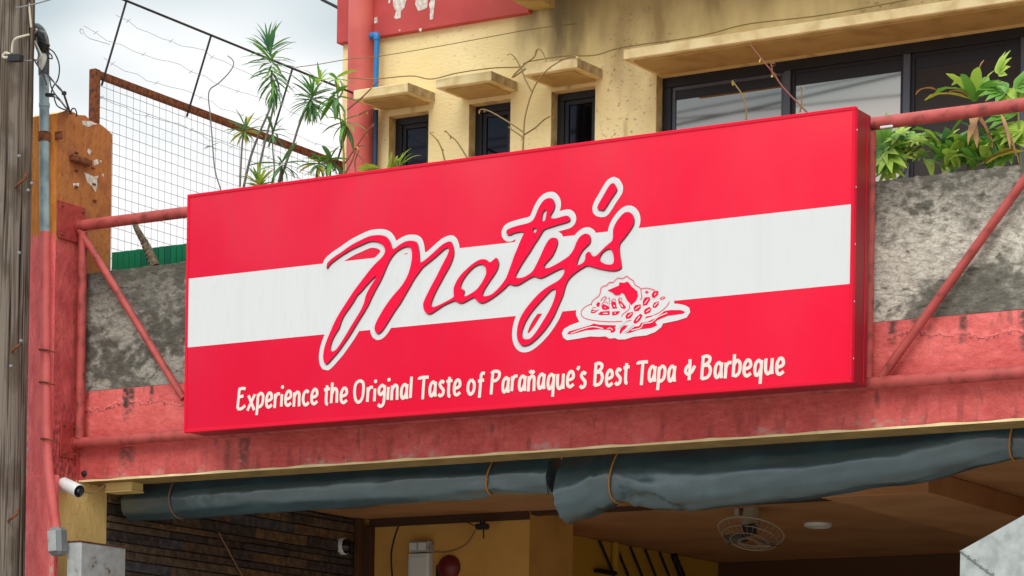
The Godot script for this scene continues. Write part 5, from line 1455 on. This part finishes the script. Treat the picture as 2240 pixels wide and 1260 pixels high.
# ---------------------------------------------------------------- greenery
func build_plants() -> void:
	var d := ["leaf_deep", "leaf_mid", "leaf_blue", "leaf_deep"]
	var z := -0.54
	var base := Vector3(0.1, 4.86, z)
	var p := thing("dracaena", "tallest narrow leaved dracaena standing against the sky behind the sign", "plant", base, "dracaenas behind the sign")
	stems(p, [[Vector3(0.002, 5.387, -0.540), Vector3(0.050, 5.561, -0.540), Vector3(0.116, 5.705, -0.540), Vector3(0.195, 5.855, -0.540), Vector3(0.213, 5.982, -0.540)], [Vector3(0.094, 5.404, -0.540), Vector3(0.142, 5.592, -0.540), Vector3(0.190, 5.751, -0.540), Vector3(0.222, 5.871, -0.540)]], 0.008, 0.006, "stem_grey")
	rosette(p, [Vector3(0.164, 6.244, -0.540), Vector3(0.182, 6.165, -0.540), Vector3(0.201, 6.080, -0.540), Vector3(0.213, 5.974, -0.540), Vector3(0.221, 5.890, -0.540)], 110, 0.165, 0.052, d, -1.3, 1.3)
	p = thing("dracaena", "middle dracaena with a drooping crown left of the red column", "plant", base, "dracaenas behind the sign")
	stems(p, [[Vector3(0.286, 5.380, -0.520), Vector3(0.338, 5.511, -0.520), Vector3(0.376, 5.588, -0.520), Vector3(0.415, 5.693, -0.520), Vector3(0.466, 5.796, -0.520), Vector3(0.518, 5.871, -0.520)]], 0.008, 0.006, "stem_grey")
	rosette(p, [Vector3(0.518, 5.898, -0.520), Vector3(0.512, 5.839, -0.520), Vector3(0.513, 5.790, -0.520)], 80, 0.150, 0.054, d, -1.1, 1.1)
	rosette(p, [Vector3(0.569, 5.968, -0.520), Vector3(0.557, 5.931, -0.520), Vector3(0.538, 5.896, -0.520)], 18, 0.11, 0.08, ["leaf_light", "leaf_mid"], -0.2, 1.2)
	p = thing("broadleaf_shrub", "shrub with broad hanging leaves in front of the red column", "plant", base)
	stems(p, [[Vector3(0.766, 5.335, -0.500), Vector3(0.764, 5.486, -0.500), Vector3(0.748, 5.622, -0.500), Vector3(0.726, 5.760, -0.500), Vector3(0.696, 5.952, -0.500)], [Vector3(0.762, 5.594, -0.500), Vector3(0.773, 5.673, -0.500), Vector3(0.759, 5.729, -0.500)], [Vector3(0.724, 5.827, -0.500), Vector3(0.750, 5.875, -0.500), Vector3(0.732, 5.931, -0.500)]], 0.006, 0.004, "stem_green")
	rosette(p, [Vector3(0.691, 5.858, -0.500), Vector3(0.685, 5.805, -0.500)], 14, 0.15, 0.12, ["leaf_mid", "leaf_deep"], -1.3, 0.3)
	rosette(p, [Vector3(0.760, 5.696, -0.500), Vector3(0.760, 5.653, -0.500)], 13, 0.15, 0.12, ["leaf_mid", "leaf_deep"], -1.3, 0.3)
	rosette(p, [Vector3(0.702, 5.951, -0.500), Vector3(0.699, 5.936, -0.500)], 9, 0.15, 0.11, ["leaf_mid", "leaf_light"], -0.5, 0.4)
	p = thing("dracaena", "small yellowing dracaena before the rusty rail, far left of the group", "plant", base, "dracaenas behind the sign")
	stems(p, [[Vector3(0.005, 5.384, -0.500), Vector3(0.012, 5.571, -0.500), Vector3(0.023, 5.680, -0.500), Vector3(0.050, 5.709, -0.500)]], 0.006, 0.005, "stem_grey")
	rosette(p, [Vector3(0.043, 5.732, -0.500), Vector3(0.023, 5.702, -0.500)], 26, 0.13, 0.08, ["leaf_mid", "leaf_yellow", "leaf_deep"], -1.0, 1.2)
	p = thing("dracaena", "thin grey dracaena between the two large crowns", "plant", base, "dracaenas behind the sign")
	stems(p, [[Vector3(0.188, 5.381, -0.580), Vector3(0.200, 5.484, -0.580), Vector3(0.187, 5.596, -0.580), Vector3(0.178, 5.734, -0.580), Vector3(0.160, 5.805, -0.580)]], 0.005, 0.004, "stem_grey")
	rosette(p, [Vector3(0.185, 5.720, -0.580), Vector3(0.182, 5.684, -0.580)], 16, 0.13, 0.08, ["leaf_deep", "leaf_blue"], -1.0, 1.0)
	p = thing("dracaena", "low dark dracaena just above the sign edge with few long leaves", "plant", base, "dracaenas behind the sign")
	stems(p, [[Vector3(0.278, 5.335, -0.500), Vector3(0.300, 5.415, -0.500), Vector3(0.316, 5.476, -0.500)]], 0.006, 0.005, "stem_grey")
	rosette(p, [Vector3(0.315, 5.495, -0.500), Vector3(0.316, 5.465, -0.500)], 15, 0.18, 0.07, ["leaf_deep"], -0.9, 0.6)
	p = thing("grass_tuft", "bright green tuft sprouting above the upper left sign edge", "plant", base)
	rosette(p, [Vector3(0.189, 5.370, -0.450), Vector3(0.183, 5.344, -0.450)], 36, 0.13, 0.075, ["leaf_light", "leaf_mid", "leaf_yellow"], -0.1, 1.4)
	p = thing("broadleaf_shrub", "low leafy shrub above the sign beside the end of the fence", "plant", base)
	stems(p, [[Vector3(0.562, 5.346, -0.500), Vector3(0.574, 5.426, -0.500), Vector3(0.593, 5.473, -0.500)], [Vector3(0.668, 5.356, -0.500), Vector3(0.666, 5.429, -0.500), Vector3(0.659, 5.476, -0.500)]], 0.006, 0.004, "stem_green")
	rosette(p, [Vector3(0.593, 5.473, -0.500), Vector3(0.587, 5.438, -0.500)], 24, 0.13, 0.12, ["leaf_mid", "leaf_yellow", "leaf_blue", "leaf_deep"], -0.9, 0.8)
	rosette(p, [Vector3(0.672, 5.480, -0.500), Vector3(0.666, 5.448, -0.500)], 16, 0.14, 0.11, ["leaf_deep", "leaf_mid"], -1.2, 0.8)
	p = thing("wilted_shrub", "single broad yellow green leaf leaning over the sign by the column", "plant", base)
	stems(p, [[Vector3(1.079, 5.344, -0.450), Vector3(1.004, 5.379, -0.450), Vector3(0.955, 5.405, -0.450)]], 0.005, 0.004, "stem_green")
	for k in 4: put_leaf(p, Vector3(1.072, 5.350, -0.450), PI - 0.15 + 0.12 * k, 0.32 - 0.1 * k, 0.19 - 0.02 * k, leaf_mesh(0.17, 0.5, 0.01, ["leaf_yellow", "leaf_light", "leaf_yellow", "leaf_mid"][k]), 0.6)
	p = thing("fern_tuft", "arching bright green tuft in front of the lowest slim window", "plant", base)
	stems(p, [[Vector3(1.079, 5.339, -0.450), Vector3(1.155, 5.362, -0.450), Vector3(1.212, 5.372, -0.450)]], 0.005, 0.004, "stem_green")
	for k in 12: put_leaf(p, (Vector3(1.104, 5.341, -0.450) as Vector3).lerp(Vector3(1.212, 5.377, -0.450), k / 11.0), rng.randf_range(-0.9, 0.7), rng.randf_range(0.5, 1.25), rng.randf_range(0.07, 0.14), leaf_mesh(0.07, 0.9, 0.0, ["leaf_light", "leaf_mid", "leaf_light"][k % 3]))
	p = thing("dry_creeper", "bare vine swinging across the sky before the mesh fence", "plant", base)
	stems(p, [[Vector3(-0.155, 5.386, -0.520), Vector3(-0.203, 5.516, -0.520), Vector3(-0.228, 5.713, -0.520), Vector3(-0.244, 5.854, -0.520), Vector3(-0.260, 5.954, -0.520), Vector3(-0.247, 6.008, -0.520), Vector3(-0.185, 6.036, -0.520), Vector3(-0.110, 6.087, -0.520), Vector3(-0.073, 6.132, -0.520), Vector3(-0.084, 6.167, -0.520), Vector3(-0.119, 6.194, -0.520)]], 0.0042, 0.003, "stem_grey")
	for q in [Vector3(-0.234, 5.658, -0.520)]:
		for k in 5: put_leaf(p, q, [2.9, 3.3, 2.6, 0.3, 0.0][k], [0.1, -0.2, 0.3, 0.4, -0.6][k], 0.06, leaf_mesh(0.1, 0.3, 0.0, "leaf_blue"))
	# twigs in front of the yellow wall
	var tw := [
		["thorny_twig", "twig", "branching bare twig between the second and third slim windows", [[Vector3(1.994, 5.334, -0.500), Vector3(1.999, 5.424, -0.500), Vector3(2.001, 5.491, -0.500), Vector3(2.006, 5.553, -0.500), Vector3(2.025, 5.628, -0.500), Vector3(2.054, 5.702, -0.500), Vector3(2.092, 5.761, -0.500), Vector3(2.157, 5.817, -0.500), Vector3(2.251, 5.856, -0.500), Vector3(2.328, 5.867, -0.500)], [Vector3(2.001, 5.476, -0.500), Vector3(1.921, 5.532, -0.500), Vector3(1.798, 5.609, -0.500), Vector3(1.737, 5.637, -0.500), Vector3(1.706, 5.641, -0.500)], [Vector3(2.001, 5.463, -0.500), Vector3(2.073, 5.493, -0.500), Vector3(2.132, 5.532, -0.500), Vector3(2.174, 5.548, -0.500)], [Vector3(2.054, 5.694, -0.500), Vector3(2.008, 5.772, -0.500), Vector3(1.976, 5.841, -0.500), Vector3(1.939, 5.903, -0.500), Vector3(1.908, 5.932, -0.500)], [Vector3(2.007, 5.837, -0.500), Vector3(1.917, 5.797, -0.500), Vector3(2.000, 5.863, -0.500), Vector3(2.060, 5.894, -0.500), Vector3(2.083, 5.935, -0.500), Vector3(2.113, 5.921, -0.500), Vector3(2.144, 5.858, -0.500)], [Vector3(2.002, 5.445, -0.500), Vector3(1.897, 5.519, -0.500)]]],
		["thorny_twig", "twig", "short twig leaning before the second slim window's left pier", [[Vector3(1.475, 5.364, -0.500), Vector3(1.449, 5.448, -0.500), Vector3(1.413, 5.505, -0.500), Vector3(1.365, 5.550, -0.500)], [Vector3(1.624, 5.376, -0.500), Vector3(1.554, 5.475, -0.500), Vector3(1.504, 5.518, -0.500), Vector3(1.475, 5.548, -0.500)]]],
		["thorny_twig", "twig_red", "reddish spiny twig slanting before the wide window", [[Vector3(3.759, 5.379, -0.500), Vector3(3.704, 5.435, -0.500), Vector3(3.614, 5.531, -0.500), Vector3(3.553, 5.617, -0.500), Vector3(3.484, 5.700, -0.500), Vector3(3.409, 5.794, -0.500)], [Vector3(3.553, 5.600, -0.500), Vector3(3.547, 5.650, -0.500), Vector3(3.541, 5.668, -0.500)]]],
		["thorny_twig", "twig", "thin curled twig in front of the wide window's first pane", [[Vector3(3.399, 5.381, -0.500), Vector3(3.398, 5.448, -0.500), Vector3(3.369, 5.525, -0.500), Vector3(3.330, 5.579, -0.500), Vector3(3.313, 5.604, -0.500)], [Vector3(3.719, 5.384, -0.500), Vector3(3.728, 5.456, -0.500), Vector3(3.722, 5.518, -0.500)]]],
		["thorny_twig", "twig_red", "tangled pale twigs over the red column below the blue pipe", [[Vector3(0.765, 5.432, -0.500), Vector3(0.854, 5.529, -0.500), Vector3(0.918, 5.602, -0.500), Vector3(0.975, 5.649, -0.500)], [Vector3(0.785, 5.753, -0.500), Vector3(0.881, 5.808, -0.500), Vector3(0.961, 5.865, -0.500), Vector3(0.996, 5.898, -0.500)], [Vector3(0.870, 5.715, -0.500), Vector3(0.915, 5.729, -0.500), Vector3(0.967, 5.741, -0.500)], [Vector3(0.766, 5.364, -0.500), Vector3(0.823, 5.447, -0.500), Vector3(0.861, 5.523, -0.500), Vector3(0.919, 5.527, -0.500)], [Vector3(0.871, 5.501, -0.500), Vector3(0.843, 5.437, -0.500), Vector3(0.857, 5.354, -0.500)], [Vector3(0.822, 5.506, -0.500), Vector3(0.888, 5.458, -0.500), Vector3(0.921, 5.393, -0.500)]]],
	]
	for q in tw:
		p = thing(q[0], q[2], "twig", base, "bare twigs above the sign")
		stems(p, q[3], 0.005, 0.0032, q[1], "branch")
		for l in q[3]:
			for k in 3:
				var at: Vector3 = l[maxi(0, l.size() - 1 - k)]
				put_leaf(p, at, rng.randf() * TAU, rng.randf_range(-1.2, 0.4), rng.randf_range(0.018, 0.034), leaf_mesh(0.25, 0.6, 0.0, "leaf_tan" if rng.randf() < 0.6 else "leaf_yellow"))
	p = thing("tree_stump", "thick ringed dead stem leaning over the left parapet before the mesh", "stump", Vector3(-0.7, 4.86, -0.5))
	part("trunk", one_tube(curve([Vector3(-0.571, 4.942, -0.420), Vector3(-0.608, 5.021, -0.420), Vector3(-0.659, 5.096, -0.420), Vector3(-0.711, 5.171, -0.420), Vector3(-0.740, 5.222, -0.420)], 4), [0.030, 0.016], 9), M.bark, p)
	for k in 7:
		var v: Vector3 = (Vector3(-0.578, 4.954, -0.420) as Vector3).lerp(Vector3(-0.659, 5.096, -0.420), k / 6.0)
		part("ring", one_tube([v + Vector3(0.003, -0.005, 0), v + Vector3(-0.003, 0.005, 0)], 0.032 - 0.001 * k, 9), M.bark, p)
	# right hand planter
	p = thing("corn_plant", "broad leaved corn plant with brown tips rising above the right pipe", "plant", Vector3(4.65, 4.86, -0.5))
	stems(p, [[Vector3(4.675, 4.936, -0.520), Vector3(4.685, 5.072, -0.520), Vector3(4.691, 5.189, -0.520), Vector3(4.699, 5.305, -0.520)]], 0.016, 0.012, "stem_green")
	var big := ["leaf_light", "leaf_mid", "leaf_light", "leaf_mid"]
	var crown := Vector3(4.698, 5.324, -0.520) as Vector3
	for k in 9: put_leaf(p, crown, k * 2.4 + 0.4, 1.15 - 0.06 * k, rng.randf_range(0.17, 0.23), leaf_mesh(0.16, [0.5, 0.8, 1.4][k % 3], 0.02, big[k % 4]), rng.randf_range(-0.5, 0.5))
	for k in 4: put_leaf(p, crown + Vector3(0, 0.02, 0), [2.7, 3.3, 0.5, -0.4][k], [0.95, 0.55, 0.8, 0.35][k], [0.22, 0.24, 0.2, 0.24][k], leaf_mesh(0.12, 1.7, 0.03, big[k]))
	put_leaf(p, Vector3(4.676, 5.337, -0.500), 3.2, 0.35, 0.25, leaf_mesh(0.10, 1.1, 0.02, "leaf_yellow"))
	put_leaf(p, Vector3(4.502, 5.401, -0.480), 3.3, 0.25, 0.12, leaf_mesh(0.13, 1.7, 0.03, "leaf_dry"))
	put_leaf(p, Vector3(4.679, 5.346, -0.480), 3.6, 0.5, 0.12, leaf_mesh(0.12, 1.7, 0.02, "leaf_dry"))
	put_leaf(p, Vector3(4.719, 5.444, -0.500), 0.9, 1.3, 0.10, leaf_mesh(0.13, 0.5, 0.02, "leaf_dry"))
	put_leaf(p, Vector3(4.784, 5.328, -0.480), 0.3, 0.6, 0.12, leaf_mesh(0.12, 1.7, 0.02, "leaf_dry"))
	for k in 4: put_leaf(p, Vector3(4.714, 5.224, -0.460) + Vector3(0.03 * k - 0.04, 0.02, 0.01 * k), [3.4, 5.4, 5.9, 4.6][k], -0.9, 0.24, leaf_mesh(0.09, 0.5, 0.02, ["leaf_mid", "leaf_tan", "leaf_dry", "leaf_tan"][k]))
	p = thing("corn_plant", "low spread of wide wavy green leaves along the parapet top", "plant", Vector3(4.7, 4.86, -0.5))
	for k in 80:
		var q := [2055, 2085, 2110, 2130, 2160, 2185, 2075, 2145][k % 8] as float
		var at := (Vector3(4.391, 4.990, -0.470) as Vector3).lerp(Vector3(4.990, 4.989, -0.470), (q - 2000.0 + rng.randf_range(-26, 26)) / 240.0)
		put_leaf(p, at + Vector3(0, rng.randf_range(-0.03, 0.10), rng.randf_range(-0.06, 0.03)), rng.randf_range(0.0, TAU), rng.randf_range(0.4, 1.3), rng.randf_range(0.11, 0.22), leaf_mesh(0.19, [0.8, 1.4, 1.7][k % 3], 0.03, ["leaf_mid", "leaf_light", "leaf_mid", "leaf_deep", "leaf_light"][k % 5]), rng.randf_range(-0.5, 0.5))
	for k in 3: put_leaf(p, Vector3(4.879, 5.216, -0.430) + Vector3(0.0, -0.03 * k, 0), 5.6 + 0.4 * k, -1.0, 0.22, leaf_mesh(0.06, 0.5, 0.01, ["leaf_tan", "leaf_dry", "leaf_tan"][k]))
	for k in 3: put_leaf(p, Vector3(5.008, 5.013, -0.420) + Vector3(-0.03 * k, 0.01 * k, 0.0), 3.3 - 0.2 * k, -0.1, 0.2, leaf_mesh(0.10, 0.6, 0.02, ["leaf_yellow", "leaf_dry", "leaf_light"][k]))
	p = thing("split_leaf_plant", "glossy split leaved plant directly right of the sign's upper corner", "plant", Vector3(4.3, 4.86, -0.5))
	for q in [[Vector3(4.240, 5.109, -0.460), 0.25, 0.5, 0.17], [Vector3(4.228, 5.149, -0.440), 1.4, 0.9, 0.15], [Vector3(4.262, 5.067, -0.440), 5.6, 0.0, 0.16], [Vector3(4.210, 5.077, -0.460), 0.0, -0.3, 0.15], [Vector3(4.274, 5.119, -0.470), 0.6, 0.8, 0.16], [Vector3(4.207, 5.034, -0.450), 0.6, -0.1, 0.14], [Vector3(4.267, 5.023, -0.460), 4.6, -0.5, 0.12], [Vector3(4.210, 5.115, -0.470), 2.4, 0.4, 0.14]]:
		hand_leaf(p, q[0], q[1], q[2], q[3], 9, 4.0, "leaf_light" if rng.randf() < 0.6 else "leaf_mid", 0.13)
	stems(p, [[Vector3(4.233, 4.964, -0.470), Vector3(4.232, 5.029, -0.470), Vector3(4.241, 5.087, -0.470)], [Vector3(4.264, 4.966, -0.470), Vector3(4.263, 5.013, -0.470), Vector3(4.249, 5.063, -0.470)]], 0.007, 0.004, "stem_green")
	p = thing("umbrella_shrub", "small shrub with fingered leaves on a pale crooked trunk beside the split leaves", "plant", Vector3(4.35, 4.86, -0.5))
	stems(p, [[Vector3(4.309, 4.952, -0.450), Vector3(4.344, 4.981, -0.450), Vector3(4.364, 5.034, -0.450), Vector3(4.363, 5.081, -0.450)], [Vector3(4.363, 5.057, -0.450), Vector3(4.337, 5.108, -0.450), Vector3(4.316, 5.146, -0.450)], [Vector3(4.363, 5.074, -0.450), Vector3(4.388, 5.119, -0.450), Vector3(4.407, 5.147, -0.450)], [Vector3(4.363, 5.069, -0.450), Vector3(4.408, 5.088, -0.450), Vector3(4.436, 5.113, -0.450)]], 0.009, 0.004, "bark")
	for q in [[1968, 308, 0.7], [1980, 300, 1.6], [1996, 303, 2.6], [2010, 308, 0.2], [2020, 318, 5.8], [1975, 325, 3.4], [2004, 335, 0.4], [1990, 315, 5.0], [1962, 318, 2.2], [2016, 345, 5.6]]:
		var at := (Vector3(4.295, 5.172, -0.450) as Vector3) + Vector3((q[0] - 1960) * 0.00228, (300 - q[1]) * 0.00228, rng.randf_range(-0.05, 0.05))
		for half in 2: hand_leaf(p, at, q[2] + PI * half, 0.25, 0.075, 5, 3.0, "leaf_mid" if rng.randf() < 0.5 else "leaf_light", 0.17)
	p = thing("split_leaf_plant", "leafy plant reaching over the far right of the pipe", "plant", Vector3(5.0, 4.86, -0.5))
	for q in [[Vector3(4.874, 5.349, -0.500), 3.2, 0.3, 0.15], [Vector3(4.936, 5.365, -0.500), 0.4, 0.5, 0.16], [Vector3(4.913, 5.216, -0.500), 2.6, 0.2, 0.18], [Vector3(4.964, 5.140, -0.500), 3.3, 0.1, 0.18], [Vector3(4.933, 5.086, -0.500), 0.6, 0.1, 0.16], [Vector3(4.969, 5.279, -0.500), 2.0, 0.4, 0.17], [Vector3(4.916, 5.041, -0.500), 3.6, -0.2, 0.15], [Vector3(4.836, 5.448, -0.500), 0.6, 0.9, 0.12]]:
		hand_leaf(p, q[0], q[1], q[2], q[3], 7, 2.6, "leaf_mid" if rng.randf() < 0.6 else "leaf_light", 0.18)
	stems(p, [[Vector3(4.959, 4.943, -0.500), Vector3(4.952, 5.084, -0.500), Vector3(4.945, 5.224, -0.500), Vector3(4.938, 5.341, -0.500)]], 0.008, 0.004, "stem_green")

# ---------------------------------------------------------------- everything together
func _ready() -> void:
	rng.seed = 20
	var cam := Camera3D.new()
	cam.name = "camera"
	add_child(cam)
	cam.projection = Camera3D.PROJECTION_FRUSTUM
	cam.near = 0.1
	cam.far = 400.0
	cam.keep_aspect = Camera3D.KEEP_HEIGHT
	cam.size = 0.021101
	cam.frustum_offset = Vector2(0, 0.019412)
	cam.position = Vector3(9.9947, 1.6000, 12.7034)
	cam.basis = Basis(Vector3.UP, 0.54491) * Basis(Vector3(0, 0, 1), 0.01530)
	cam.current = true
	var env := Environment.new()
	env.background_mode = Environment.BG_SKY
	env.sky = Sky.new()
	env.sky.sky_material = make_sky()
	env.tonemap_mode = Environment.TONE_MAPPER_LINEAR
	env.tonemap_exposure = 0.86
	env.sdfgi_enabled = true
	env.ssao_enabled = true
	env.ssil_enabled = true
	var we := WorldEnvironment.new()
	we.name = "world"
	we.environment = env
	add_child(we)
	var sun := DirectionalLight3D.new()
	sun.name = "sun"
	sun.light_color = Color(1.0, 0.98, 0.95)
	sun.light_energy = 0.45
	sun.light_angular_distance = 30.0
	sun.shadow_enabled = true
	add_child(sun)
	sun.look_at_from_position(Vector3(2.5, 8.6, 10), Vector3.ZERO)
	make_materials()

	struct("street", one_box(Vector3(-120, -0.1, -120), Vector3(120, 0.0, 120)), M.street)
	build_upper()
	build_front_walls()
	build_stone_wall()
	build_sign()
	build_frame()
	build_awnings()
	build_pole()
	build_conduit()
	build_fence()
	build_fittings()
	build_cables()
	build_plants()
	# blue water pipe beside the column
	var p := thing("water_pipe", "bright blue plastic water pipe with an elbow beside the red column", "pipe", Vector3(-0.79, 6.7, -3.1))
	part("riser", one_tube([Vector3(-0.79, 6.64, -3.1), Vector3(-0.787, 7.03, -3.1)], 0.019, 12), M.blue_pipe, p)
	part("elbow", one_tube(curve([Vector3(-0.787, 7.03, -3.1), Vector3(-0.79, 7.06, -3.1), Vector3(-0.81, 7.068, -3.11), Vector3(-0.85, 7.07, -3.12)], 4), 0.024, 12), M.blue_pipe, p)
	part("lower_run", one_tube([Vector3(-0.815, 4.31, -3.14), Vector3(-0.815, 6.55, -3.14)], 0.019, 12), M.blue_dark, p)
